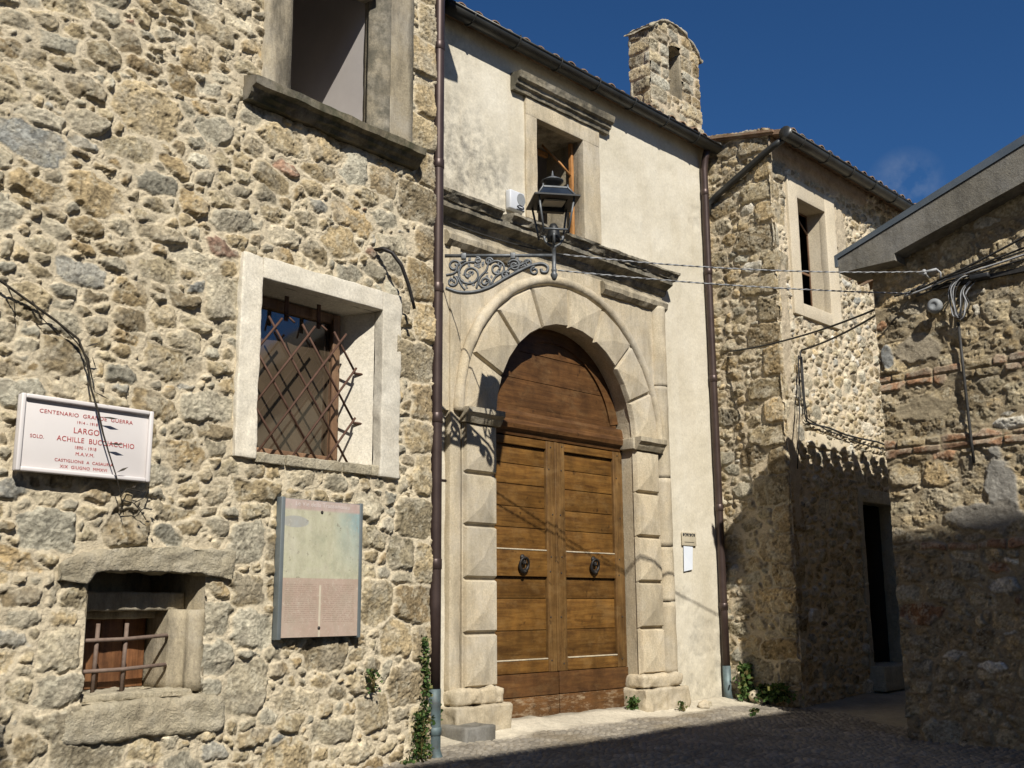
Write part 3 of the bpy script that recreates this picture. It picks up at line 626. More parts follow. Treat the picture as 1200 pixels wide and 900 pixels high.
# drainpipe round the corner
b = MB(); b.tube([FA.p(.075, -.03, zz) for zz in np.linspace(.42, 7.05, 12)], .047, 14)
for zz in (1.33, 2.45, 3.5, 4.55, 5.6): b.lathe(FA.p(.075, -.03, zz), [(.048, -.04), (.0515, -.035), (.0515, .035), (.048, .04)], 14)
dp = b.build('drainpipe', M['pipe'], HA)
b = MB(); b.tube([FA.p(.075, -.03, zz) for zz in (.42, .30, .1, -.02)] + [FA.p(.085, .0, -.10), FA.p(.10, .05, -.16)], .050, 14); b.lathe(FA.p(.075, -.03, .12), [(.0505, -.03), (.056, -.025), (.056, .025), (.0505, .03)], 14); b.build('foot', M['patina'], dp)
b = MB(); b.tube([FA.p(-.02, -.03, 1.97), FA.p(.19, -.035, 1.97)], .011, 8); b.build('bracket', M['pipe'], dp)

# ================================================================== CHURCH
CH = thing('church', 'cream plastered church front with arched stone doorway and bell-cote', 'church', FB.p(.8, 0, 0))
hp = .02; xs_ = np.arange(-2.2, 3.60 + .01, hp); zs_ = np.arange(-.2, 6.62, hp); px_, pz2 = np.meshgrid(xs_, zs_)
nn = .08 + .010 * fbm(px_, pz2, 1.3, 4, 31) + .004 * fbm(px_, pz2, 9, 4, 32)
pt = sstep(fbm(px_, pz2, 2.6, 4, 33) + .9 * sstep(pz2, 1.9, .2) * sstep(px_, 2.3, 2.6) - .62, 0, .09); nn -= .006 * pt
nn -= .02 * sstep(px_, 3.50, 3.6) ** 2
wear = np.clip(sstep(px_, .45, -.35) * sstep(pz2, 4.7, 4.9) * sstep(pz2, 6.0, 5.0) + .35 * sstep(px_, -.2, -.75) + .30 * sstep(pz2, 1.6, .1) * sstep(px_, 2.4, 2.8) + .22 * pt + .18 * sstep(pz2, 6.0, 6.5), 0, 1)
co = np.empty(px_.shape + (3,))
for i in range(3): co[..., i] = FB.o[i] - ORI[CH][i] + FB.x[i] * px_ + FB.n[i] * nn + FB.z[i] * pz2
fx_, fz_ = px_[:-1, :-1] + hp / 2, pz2[:-1, :-1] + hp / 2
fk = ~((fx_ > .35) & (fx_ < 1.25) & (fz_ > 4.7) & (fz_ < 5.92)) & ~((fx_ > -.45) & (fx_ < 2.0) & (fz_ < 3.9))
grid_mesh('wall', co, fk, None, M['plaster'], CH, scalar=('Wear', wear))
b = MB(); b.box(FB, -2.2, 3.57, -7.3, -7, -.2, 6.6); b.box(FB, -2.2, -2.0, -7, 0, -.2, 6.6); b.box(FB, 3.3, 3.57, -7, .04, -.2, 6.62); b.build('plain_wall', M['plaster'], CH)
# --- portal
RC, ZS, RI, RO = .775, 2.70, 1.025, 1.43
NF = .19
def arc(r, t): return (RC - r * math.cos(t), ZS + r * math.sin(t))
def boss(mb, quad, n, hgt, inset=.014, mp=None):
    """block face with chamfered joint and a low pyramid; quad in (a,z) ccw"""
    c = (sum(q[0] for q in quad) / 4, sum(q[1] for q in quad) / 4)
    ins = [(q[0] + (c[0] - q[0]) * inset / .2, q[1] + (c[1] - q[1]) * inset / .2) for q in quad]
    vs = [FB.p(q[0], n - .05, q[1]) for q in quad] + [FB.p(q[0] , n - .012, q[1]) for q in ins] + [FB.p(q[0] + (c[0] - q[0]) * .03, n, q[1] + (c[1] - q[1]) * .03) for q in ins] + [FB.p(c[0], n + hgt, c[1] - .045)]
    fs = [(i, (i + 1) % 4, 4 + (i + 1) % 4, 4 + i) for i in range(4)] + [(4 + i, 4 + (i + 1) % 4, 8 + (i + 1) % 4, 8 + i) for i in range(4)] + [(8 + i, 8 + (i + 1) % 4, 12) for i in range(4)]
    mb.add(vs, fs)
b = MB()
zl = [.335, .79, 1.25, 1.71, 2.165, 2.62]
for k in range(5):
    boss(b, [(-.655, zl[k] + .005), (-.252, zl[k] + .005), (-.252, zl[k + 1] - .005), (-.655, zl[k + 1] - .005)], NF, .028)
    boss(b, [(1.802, zl[k] + .005), (2.205, zl[k] + .005), (2.205, zl[k + 1] - .005), (1.802, zl[k + 1] - .005)], NF, .028)
NV = 8
for k in range(NV):
    t0, t1 = math.pi * k / NV + .004, math.pi * (k + 1) / NV - .004; tm = (t0 + t1) / 2
    # each voussoir face split in two along its curved edges, with a hipped boss
    iA, iM, iB = arc(RI, t0), arc(RI, tm), arc(RI, t1); oA, oM, oB = arc(RO, t0), arc(RO, tm), arc(RO, t1); c = arc((RI + RO) / 2, tm)
    ring = [iA, oA, oM, oB, iB, iM]; ins = [(q[0] + (c[0] - q[0]) * .06, q[1] + (c[1] - q[1]) * .06) for q in ring]; ins2 = [(q[0] + (c[0] - q[0]) * .09, q[1] + (c[1] - q[1]) * .09) for q in ring]
    vs = [FB.p(q[0], NF - .05, q[1]) for q in ring] + [FB.p(q[0], NF - .012, q[1]) for q in ins] + [FB.p(q[0], NF, q[1]) for q in ins2] + [FB.p(c[0] , NF + .030, c[1] - .02)]
    fs = [(i, 6 + i, 6 + (i + 1) % 6, (i + 1) % 6) for i in range(6)] + [(6 + i, 12 + i, 12 + (i + 1) % 6, 6 + (i + 1) % 6) for i in range(6)] + [(12 + i, 18, 12 + (i + 1) % 6) for i in range(6)]
    b.add(vs, [tuple(reversed(f)) for f in fs])
# back body of jambs and arch (joint depth) with the reveal
for x0, x1 in ((-.66, -.262), (1.812, 2.21)): b.box(FB, x0, x1, -.12, NF - .035, .3, 2.63)
nseg = 48
for ra, rb, n0, n1 in ((RI + .006, RO + .004, -.12, NF - .035),):
    vs = []; fs = []
    for i in range(nseg + 1):
        t = math.pi * i / nseg
        for r_, n_ in ((ra, n0), (ra, n1), (rb, n1), (rb, n0)): q = arc(r_, t); vs.append(FB.p(q[0], n_, q[1]))
    for i in range(nseg):
        for j in range(4): fs.append((4 * i + j, 4 * i + 4 + j, 4 * i + 4 + (j + 1) % 4, 4 * i + (j + 1) % 4))
    b.add(vs, fs)
# spandrel field behind, flat
sp_poly = [arc(RO - .02, math.pi * i / 24) for i in range(25)]
vs = [FB.p(-.80, .125, 2.7), ] ; fs = []
outer = []
for i in range(25):
    a, z_ = arc(RO - .02, math.pi * i / 24); t = math.pi * i / 24
    ex, ez = -math.cos(t), math.sin(t); sc_ = min((1.66 / abs(ex)) if abs(ex) > 1e-6 else 9, ((4.36 - ZS) / ez) if ez > 1e-6 else 9); outer.append((RC + ex * sc_, ZS + ez * sc_))
vs = [FB.p(a, .125, z_) for a, z_ in sp_poly] + [FB.p(a, .125, z_) for a, z_ in outer]
b.add(vs, [(i, 25 + i, 26 + i, i + 1) for i in range(24)])
o = b.build('portal', M['limestone'], CH); o['label'] = 'arched doorway of pyramid-faced limestone blocks'; PO = o
bm = bmesh.new(); bm.from_mesh(o.data); bmesh.ops.recalc_face_normals(bm, faces=bm.faces[:]); bm.to_mesh(o.data); bm.free()
# archivolt roll
def ringtube(mb, r, rad, n, t0=0, t1=math.pi, k=60, jit=.004):
    mb.tube([FB.p(*(lambda q: (q[0], n + jit * mnoise.noise((q[0] * 6, q[1] * 6, 1)), q[1]))(arc(r, t0 + (t1 - t0) * i / k))) for i in range(k + 1)], [rad * (1 + .10 * mnoise.noise((i * .35, 3, 0))) for i in range(k + 1)], 12)
b = MB(); ringtube(b, RO + .055, .052, .155, .0, math.pi); roughen(b.build('archivolt', M['limestone'], PO), .05, .006, 9, 3)
# outer frame moulding: left flat strip, right half-round, top roll
b = MB(); b.box(FB, -.795, -.67, .05, .15, .32, 4.25, .012); roughen(b.build('strip', M['limestone'], PO), .08, .008, 6, 3)
b = MB()
for z0_, z1_ in ((.33, 1.05), (1.055, 1.62), (1.625, 2.35), (2.355, 3.35), (3.355, 4.25)):
    b.tube([FB.p(2.35, .10, z_) for z_ in np.linspace(z0_, z1_, 8)], .105, 16)
roughen(b.build('column', M['limestone'], PO), .06, .005, 6, 8)
b = MB(); b.sweep(FB, [(.08, 4.22), (.15, 4.21), (.19, 4.25), (.195, 4.30), (.16, 4.345), (.08, 4.355)], -.86, .28, .03, .012, 5); b.build('frame_moulding', M['limestone_grey'], PO); b = MB(); b.sweep(FB, [(.08, 4.22), (.15, 4.21), (.19, 4.25), (.195, 4.30), (.16, 4.345), (.08, 4.355)], 1.36, 2.47, .03, .012, 8); b.build('frame_moulding', M['limestone_grey'], PO)
for x0, x1 in ((-.84, -.66), (2.28, 2.44)):
    pass
# imposts
b = MB(); ip = [(.10, 2.605), (NF + .02, 2.605), (NF + .045, 2.64), (NF + .055, 2.66), (NF + .085, 2.69), (NF + .085, 2.735), (.10, 2.735)]
b.sweep(FB, ip, -.69, -.235, .04, .005, 3); b.box(FB, -.262, -.215, 0.004, .19, 2.61, 2.73, .01); b.build('impost', M['limestone_grey'], PO); b = MB()
b.sweep(FB, ip, 1.785, 2.24, .04, .005, 6); b.box(FB, 1.765, 1.812, .004, .19, 2.61, 2.73, .01); b.build('impost', M['limestone_grey'], PO)
# plinths
b = MB()
for x0, x1 in ((-.80, -.20), (1.76, 2.44)):
    b.box(FB, x0, x1, -.05, .235, .20, .34, .045); b.box(FB, x0 - .035, x1 + .035, -.05, .285, -.14, .205, .02)
    roughen(b.build('plinth', M['limestone'], PO), .03, .024, 7, 5); b = MB()
# cornice over the portal, its crown broken once
cb = [(.05, 4.41), (.13, 4.41), (.15, 4.45), (.155, 4.47), (.22, 4.505), (.245, 4.52), (.245, 4.575), (.05, 4.59)]
ct = [(.05, 4.573), (.26, 4.573), (.27, 4.595), (.295, 4.625), (.31, 4.63), (.31, 4.655), (.05, 4.69)]
b = MB(); b.sweep(FB, cb, -1.35, 2.50, .03, .010, 2); b.sweep(FB, ct, -1.35, -.26, .02, .013, 5); b.sweep(FB, ct, -.13, 2.56, .02, .015, 7); b.build('cornice', M['cornice'], CH)
b = MB(); b.box(FB, -1.3, 2.46, .05, .118, 4.33, 4.412); b.build('frieze', M['limestone_grey'], CH)
# --- door
b = MB(); b.box(FB, -.26, 1.81, -.11, -.07, -.02, 2.66)
po = [arc(1.03, math.pi * i / 32) for i in range(33)]; b.prism(FB, [(x_, z_) for x_, z_ in po] + [(1.805, 2.6), (-.255, 2.6)], -.11, -.07)
DO = b.build('door', M['door_dark'], CH); DO['label'] = 'old brown panelled double door under an arched wooden tympanum'
def plank_arc(mb, zb, zt, n0, n1, R_):
    zs = np.linspace(zb, zt, 7); rt_ = []; lf = []
    for z_ in zs:
        q = R_ ** 2 - max(0, z_ - ZS) ** 2; w_ = math.sqrt(max(q, 0)); rt_.append((RC + w_, z_)); lf.append((RC - w_, z_))
    mb.prism(FB, [p_ for p_ in lf[::-1] if True][::-1][:0] + rt_ + lf[::-1], n0, n1)
b = MB()
for zb, zt, nf in ((2.84, 2.895, -.035), (2.90, 3.165, -.045), (3.172, 3.44, -.046), (3.447, 3.70, -.044)): plank_arc(b, zb, zt, -.09, nf, 1.0)
b.build('tympanum', M['door_dark'], DO)
b = MB(); vs = []; fs = []
for i in range(41):
    t = math.pi * (.06 + .88 * i / 40)
    for r_, n_ in ((.90, -.06), (.90, -.025), (1.03, -.025), (1.03, -.06)): q = arc(r_, t); vs.append(FB.p(q[0], n_, max(q[1], 2.83)))
for i in range(40):
    for j in range(4): fs.append((4 * i + j, 4 * i + (j + 1) % 4, 4 * i + 4 + (j + 1) % 4, 4 * i + 4 + j))
b.add(vs, fs); b.build('arch_frame', M['door_dark'], DO)
b = MB(); b.sweep(FB, [(-.09, 2.60), (.0, 2.60), (.012, 2.64), (.045, 2.66), (.055, 2.70), (.045, 2.735), (.02, 2.75), (.02, 2.80), (.005, 2.835), (-.09, 2.835)], -.255, 1.805, .1, .002, 1); b.build('transom', M['door_dark'], DO)
rg = random.Random(12)
def leaf(x0, x1, pa, pb, seed):
    q = MB(); q.box(FB, x0, x1, -.095, -.05, .005, 2.595); lf = q.build('door_leaf', M['door'], DO)
    for u0, u1, nf in ((x0 + .003, pa, -.002), (pb, x1 - .003, -.001)): 
        q = MB(); q.box(FB, u0, u1, -.05, nf, .415, 2.59, .004); q.mi = 1
        for zz in (.5, .9, 1.33, 1.48, 1.9, 2.3, 2.55): q.lathe(FB.p((u0 + u1) / 2 + rg.uniform(-.03, .03), nf - .001, zz + rg.uniform(-.02, .02)), [(.0085, 0), (.0085, .004), (0, .007)], 8, FB.n)
        q.build('stile', [M['door_stile'], M['iron']], lf)
    for w0, w1 in ((2.512, 2.588), (1.288, 1.53), (.418, .535)): q = MB(); q.box(FB, pa + .002, pb - .002, -.05, -.003, w0, w1, .004); q.build('rail', M['door'], lf)
    q = MB(); zz = 1.535
    for ht in (.205, .195, .21, .19, .17): q.box(FB, pa, pb, -.06, -.030 + rg.uniform(-.003, .003), zz, zz + ht - .006, .003); zz += ht
    zz = .54
    for ht in (.26, .29, .195): q.box(FB, pa, pb, -.06, -.030 + rg.uniform(-.003, .003), zz, zz + ht - .006, .003); zz += ht
    q.build('panel', M['door'], lf)
    for w0, w1 in ((1.529, 1.541), (.530, .542)): q = MB(); q.box(FB, pa + .01, pb - .01, -.03, .002, w0, w1, .003); q.build('ledge', M['limestone'], lf)
    q = MB(); q.box(FB, x0 + .004, x1 - .004, -.05, .010, .212, .412, .005); q.build('kick_board', M['door_kick'], lf); q = MB(); q.box(FB, x0 + .004, x1 - .004, -.05, .012, .006, .206, .005); q.build('kick_board', M['door_worn'], lf)
    return lf
L1 = leaf(-.255, .742, -.13, .615, 1); L2 = leaf(.75, 1.805, .885, 1.655, 2)
b = MB(); b.box(FB, .728, .762, -.03, .012, .42, 2.59, .004); b.build('cover_strip', M['door_stile'], DO)
def knocker(x, z_, par):
    q = MB(); q.lathe(FB.p(x, 0.0, z_ + .06), [(.03, 0), (.03, .008), (.018, .02), (.0, .024)], 14, FB.n)
    ring = [FB.p(x + .058 * math.sin(t), .026 + .012 * math.cos(t), z_ - .004 + .062 * math.cos(t)) for t in np.linspace(0, 2 * math.pi, 29)]
    q.tube(ring, [.012 + .010 * max(0, -math.cos(t)) for t in np.linspace(0, 2 * math.pi, 29)], 8, False)
    for s_ in (-1, 1):
        q.tube([FB.p(x + s_ * (.004 + .022 * math.sin(t) * (1 - t / 9)), .026, z_ + .045 - .03 * (1 - math.cos(t)) * (1 - t / 12)) for t in np.linspace(0, 5.0, 14)], .007, 6)
    q.lathe(FB.p(x, .02, z_ - .068), [(.0, -.02), (.02, -.008), (.024, .012), (.0, .034)], 12, FB.n)
    q.build('knocker', M['iron'], par)
knocker(.261, 1.40, L1); knocker(1.292, 1.41, L2)
b = MB(); b.sweep(FB, [(-.1, -.14), (.30, -.14), (.31, -.05), (.27, -.012), (.1, -.006), (-.1, -.006)], -.2, 1.76, .03, .012, 4); roughen(b.build('threshold', M['limestone'], CH), .07, .008, 5, 4)
# --- church window
b = MB(); b.box(FB, .262, .425, .02, .105, 4.77, 5.93, .006); b.box(FB, 1.153, 1.426, .02, .105, 4.77, 5.93, .006); b.box(FB, .262, 1.426, .02, .107, 5.868, 6.06, .006)
CW = b.build('window', M['limestone'], CH); CW['label'] = 'open upper window with a moulded stone hood'; roughen(CW, .08, .004, 6, 3)
b = MB(); niche(b, FB, .424, 1.154, 4.77, 5.869, .03, .45, 0, 0, False); b.build('reveal', M['limestone_grey'], CW)
b = MB(); niche(b, FB, .2, 1.6, 4.5, 6.3, -.42, 1.4, 0, 0, True); b.build('room', M['room_plaster'], CW)
b = MB(); b.box(FB, 1.116, 1.150, -.075, -.03, 4.78, 5.865, .004); b.tube([FB.p(1.12, -.05, 5.50), FB.p(1.02, -.10, 5.62), FB.p(.86, -.22, 5.82)], .013, 6); b.box(FB, .43, 1.116, -.40, -.36, 5.80, 5.85); b.build('casement', M['orange_wood'], CW)
hd = [(.06, 6.06), (.13, 6.06), (.14, 6.10), (.165, 6.115), (.17, 6.15), (.205, 6.17), (.215, 6.20), (.225, 6.235), (.06, 6.25)]
b = MB(); b.sweep(FB, hd, .07, 1.57, .025, .006, 6); b.build('hood', M['cornice'], CW)
# --- gutter, eave, roof, right drainpipe
def halfgutter(mb, F, s0, s1, nc, zc, r=.075, hooks=True):
    vs = []; fs = []; k = 12; m = max(2, int((s1 - s0) / .5))
    pr = [(nc + r * math.cos(t), zc + r * math.sin(t)) for t in np.linspace(math.pi, 2 * math.pi, k)] + [(nc + (r - .008) * math.cos(t), zc + (r - .008) * math.sin(t)) for t in np.linspace(2 * math.pi, math.pi, k)]
    mb.sweep(F, pr, s0, s1, .5, .002, 1, True)
    for s_ in (s0, s1): mb.lathe(F.p(s_, nc, zc), [(r * .0, -.004), (r * .98, -.004), (r * .98, .004), (0, .004)], 12, F.x)
    if hooks:
        n_ = int((s1 - s0) / .62)
        for i in range(n_):
            s_ = s0 + .3 + i * .62; mb.tube([F.p(s_, nc + (r + .005) * math.cos(t), zc + (r + .005) * math.sin(t)) for t in np.linspace(math.pi, 2 * math.pi + .3, 10)], .009, 6)
    mb.tube([F.p(s0, nc + r, zc), F.p(s1, nc + r, zc)], .012, 8)
b = MB(); b.prism(Frame(FB.p(-2.0, 0, 0), FB.n), [(.20, 6.50), (.22, 6.56), (-3.5, 7.75), (-7.2, 6.56), (-7.2, 6.50)], -5.58, 0); pantiles(b, FB, -1.9, 2.5, .24, -3.4, 6.485, 7.67, .225, .075); pantiles(b, FB, 2.62, 3.5, .24, .02, 6.505, 6.57, .225, .075); b.build('roof', M['tile'], CH)
b = MB(); halfgutter(b, FB, -.95, 3.55, .235, 6.50, .08); b.build('gutter', M['gutter'], CH)
b = MB(); b.tube([FB.p(3.40, .20, 6.44), FB.p(3.40, .165, 6.34), FB.p(3.395, .145, 6.2)] + [FB.p(3.395 + .0 * zz, .14, zz) for zz in (5, 4, 3, 2, 1, .35)], .043, 12)
for zz in (1.0, 2.1, 3.6, 4.9, 5.9): b.lathe(FB.p(3.395, .14, zz), [(.044, -.04), (.049, -.035), (.049, .035), (.044, .04)], 12)
dp2 = b.build('drainpipe', M['pipe'], CH)
b = MB(); b.tube([FB.p(3.395, .14, .36), FB.p(3.395, .14, .05), FB.p(3.40, .16, -.02)], .046, 12); b.build('foot', M['patina'], dp2)
# --- bell-cote
BC0, BC1, BZ = 2.56, 3.60, 7.83
FBC = Frame(FB.p(0, 0.0, 0), FB.x); rg = random.Random(21); bl = []
def courses(x0, x1, z0_, z1_, seed, cols, hmin=.17, hmax=.26, lmin=.2, lmax=.42, hgt=.02):
    r_ = random.Random(seed); out = []; z_ = z0_
    while z_ < z1_:
        hh = r_.uniform(hmin, hmax); x_ = x0
        while x_ < x1 - .03:
            L = min(r_.uniform(lmin, lmax), x1 - x_)
            if x1 - x_ - L < .08: L = x1 - x_
            out.append((x_ + L / 2, z_ + hh / 2, L / 2 - .008, hh / 2 - .009, r_.choice(cols), hgt * r_.uniform(.7, 1.3))); x_ += L
        z_ += hh
    return out
ccols = ['tan', 'grey', 'ochre', 'tan', 'brown', 'grey']
def cote_top(x_): 
    t = np.clip((x_ - BC0) / (BC1 - BC0), 0, 1); return BZ - .03 + .24 * np.sin(np.pi * t) ** .8
op0, op1, opz0, opz1 = 2.95, 3.21, 7.08, 7.66
bc = MB(); bc.box(FB, BC0 + .02, op0 - .02, -.275, -.02, 6.3, BZ - .06); bc.box(FB, op1 + .02, BC1 - .02, -.275, -.02, 6.3, BZ - .06); bc.box(FB, BC0 + .02, BC1 - .02, -.275, -.02, 6.3, opz0 - .02); bc.box(FB, BC0 + .02, BC1 - .02, -.275, -.02, opz1 + .14, BZ - .03)
BCO = bc.build('bell_cote', M['limestone_grey'], CH); BCO['label'] = 'small stone bell-cote with an empty arched opening'
archtop = lambda x_: opz1 + np.sqrt(np.maximum(0, .145 ** 2 - (x_ - (op0 + op1) / 2) ** 2)) * .7
kf = lambda a, z_: (z_ < cote_top(a)) & ~((a > op0) & (a < op1) & (z_ > opz0) & (z_ < archtop(a)))
masonry('front_face', FBC, BC0, BC1, 6.4, 8.02, .011, 51, [(.03, .05, 1.2, 2, 60), (.018, .03, 1.1, 2, 80)], dict(tan=3, grey=2, ochre=2, brown=1), (.50, .42, .30),
        courses(BC0, op0, 6.9, 8.0, 5, ccols, .13, .21, .16, .36) + courses(op1, BC1, 6.9, 8.0, 6, ccols, .13, .21, .16, .36) + courses(op0, op1, 7.83, 8.0, 9, ccols, .12, .16, .2, .3) , keep=kf, parent=BCO, relief=.022, rough=1.1, gap=.016, smear=.008)
FBL = Frame(FB.p(BC0, 0, 0), FB.n)
masonry('side_face', FBL, -.30, 0.0, 6.4, 7.80, .011, 52, [(.03, .05, 1.2, 2, 60)], dict(tan=3, grey=2, ochre=2), (.48, .40, .28), courses(-.30, 0.0, 6.5, 7.8, 7, ccols, .15, .21, .15, .3), parent=BCO, relief=.022, rough=1.1, gap=.016, smear=.008)
b = MB(); b.box(FB, op0 - .02, op0 + .004, -.275, -.005, opz0, opz1 + .05); b.box(FB, op1 - .004, op1 + .02, -.275, -.005, opz0, opz1 + .05); vs = []
for i in range(9):
    a_ = op0 + (op1 - op0) * i / 8; vs += [FB.p(a_, -.004, float(archtop(a_)) - .004), FB.p(a_, -.275, float(archtop(a_)) - .004)]
b.add(vs, [(2 * i, 2 * i + 2, 2 * i + 3, 2 * i + 1) for i in range(8)]); roughen(b.build('opening_lining', M['limestone_grey'], BCO), .05, .01, 9, 2)
b = MB(); b.box(FB, BC0, BC1, -.30, -.275, 6.3, BZ); vs = []; fs = []; k = 20
for i in range(k + 1):
    x_ = BC0 - .04 + (BC1 - BC0 + .095) * i / k; zt = float(cote_top(np.array(x_))) - (.05 if i == k else 0)
    for n_, dz in ((.035, -.005), (.035, .024), (-.345, .024), (-.345, -.005)): vs.append(FB.p(x_ , n_ + .012 * mnoise.noise((i * .9, 2, 0)), zt + dz + .008 * mnoise.noise((i * .8, 7, n_))))
for i in range(k):
    for j in range(4): fs.append((4 * i + j, 4 * i + (j + 1) % 4, 4 * i + 4 + (j + 1) % 4, 4 * i + 4 + j))
fs += [(0, 1, 2, 3), (4 * k + 3, 4 * k + 2, 4 * k + 1, 4 * k)]; b.add(vs, fs); roughen(b.build('cap', M['lintel'], BCO), .05, .022, 9, 4)

# ================================================================== HOUSE BEYOND (gable side C, street side D)
HD = thing('corner_house', 'stone house beyond the church with large corner quoins and a pale framed window', 'house', FD.p(5, -1, .1))
b = MB(); b.box(FB, 3.60, 3.9, .60, .918, -.25, 6.42); b.build('corner_core', M['lintel'], HD)
bC, bD = [], []; z = -.1; i = 0; rg = random.Random(8)
while z < 6.35:
    hh = rg.uniform(.24, .36); lc = (.46, .24)[i % 2] * rg.uniform(.85, 1.15); ld = (.16, .30)[i % 2] * rg.uniform(.8, 1.1)
    col = rg.choice(['ochre', 'ochre', 'tan', 'brown']); bC.append((.94 - lc / 2, z + hh / 2, lc / 2, hh / 2 - .012, col, .034, 4.5)); bD.append((3.58 + ld / 2, z + hh / 2, ld / 2, hh / 2 - .012, rg.choice(['tan', 'pale', 'ochre']), .02, 4.5)); z += hh; i += 1
masonry('side_wall', FC, -.02, .950, -.25, 6.80, .010, 61, [(.075, .11, 1.2, 1.8, 16), (.05, .075, 1.2, 2.0, 50), (.03, .05, 1.1, 2.2, 120), (.018, .03, 1.1, 2.2, 200)], dict(ochre=4, tan=4, brown=2.2, grey=2, white=.5, pale=1), (.50, .42, .295), bC,
        keep=lambda a, z_: z_ < 6.73 - .19 * a, parent=HD, relief=.022, rough=1.05, smear=.004, gap=.018)
dwin = (4.10, 4.92, 4.46, 5.86); ddoor = (5.30, 6.22, -.3, 2.26)
masonry('wall', FD, 3.570, 8.4, -.25, 6.5, .0115, 62, [(.07, .1, 1.1, 1.7, 5), (.045, .065, 1.1, 1.7, 40), (.03, .045, 1.1, 1.8, 160), (.018, .03, 1.1, 2.0, 420)], dict(pale=4, tan=4, grey=2.5, white=1.2, ochre=1.6, bluegrey=.6, brown=.8), (.58, .495, .36), bD,
        holes=[dwin, ddoor], avoid=[(3.9, 5.1, 4.33, 6.08)], parent=HD, relief=.027, rough=1.0, patches=[(4.7, 6.33, 1.5, .19, (.44, .36, .27), .012), (5.25, 5.6, .13, .5, (.46, .39, .28), .014), (3.72, 4.2, .10, .8, (.46, .39, .28), .012), (3.74, 2.6, .12, .7, (.45, .38, .27), .012)])
b = MB(); b.box(FD, 3.62, 3.9, -6, -.95, -.2, 6.6); b.box(FD, 8.1, 8.4, -6, -.05, -.2, 6.5); b.box(FD, 3.62, 8.4, -6.3, -6, -.2, 6.5); b.build('plain_wall', M['lintel'], HD)
b = MB(); b.box(FD, 3.925, 4.14, -.06, .035, 4.34, 6.055, .006); b.box(FD, 4.83, 5.09, -.06, .035, 4.34, 6.055, .006); b.box(FD, 4.14, 4.83, -.06, .035, 5.82, 6.055, .006); b.box(FD, 4.14, 4.83, -.06, .036, 4.34, 4.50, .006)
DW = b.build('window', M['cream_plaster'], HD); DW['label'] = 'open window in a cream plaster frame'; roughen(DW, .08, .004, 5, 3)
b = MB(); niche(b, FD, 4.139, 4.831, 4.499, 5.821, -.05, .17, 0, .03, False); b.build('reveal', M['cream_plaster'], DW)
b = MB(); niche(b, FD, 3.98, 5.2, 4.3, 6.1, -.225, 1.2, 0, 0, True); b.build('room', M['dark_room'], DW)
b = MB(); frame_bars(b, FD, 4.145, 4.80, 4.505, 5.815, -.215, -.198, .018, .003); b.box(FD, 4.165, 4.78, -.214, -.199, 5.02, 5.045); b.tube([FD.p(4.76, -.19, 5.55), FD.p(4.45, -.19, 5.78)], .012, 6); b.build('casement', M['window_wood'], DW)
b = MB(); b.box(FD, 4.05, 5.10, -.05, .018, 2.80, 2.965, .01); roughen(b.build('stone_panel', M['cream_plaster'], HD), .06, .006, 7, 3)
b = MB(); b.box(FD, 5.22, 5.32, -.2, .02, .1, 2.28, .01); b.box(FD, 6.2, 6.3, -.2, .02, .1, 2.28, .01); b.box(FD, 5.22, 6.3, -.2, .022, 2.24, 2.40, .01); o = b.build('doorway', M['lintel'], HD); roughen(o, .08, .006, 6, 3)
b = MB(); niche(b, FD, 5.31, 6.21, .29, 2.25, -.1, .9, 0, 0, True); b.build('passage', M['dark_room'], o)
b = MB(); b.box(FD, 5.2, 6.4, -.3, .20, .02, .31, .02); roughen(b.build('step', M['lintel'], HD), .08, .01, 5, 3)
b = MB(); b.prism(Frame(FB.p(3.56, 0, 0), FB.n), [(1.16, 6.40), (1.17, 6.455), (-2.6, 7.25), (-6, 6.4), (-6, 6.34), (-2.6, 7.19)], -5.0, 0)
pantiles(b, FB, 3.66, 8.4, 1.20, -2.4, 6.375, 7.145, .225, .075); b.build('roof', M['tile'], HD)
b = MB(); b.prism(Frame(FB.p(3.53, 0, 0), FB.n), [(1.02, 6.455), (1.02, 6.485), (-.2, 6.74), (-.2, 6.71)], -.12, 0); b.build('verge', M['tile'], HD)
b = MB(); halfgutter(b, FB, 3.50, 8.4, 1.20, 6.37, .085); b.build('gutter', M['gutter'], HD)
b = MB(); b.tube([FB.p(3.55, 1.14, 6.32), FB.p(3.53, 1.02, 6.27), FB.p(3.535, .90, 6.22), FB.p(3.535, .2, 5.87), FB.p(3.53, .10, 5.80), FB.p(3.50, .10, 5.66)], .04, 12); b.build('drainpipe', M['gutter'], HD)

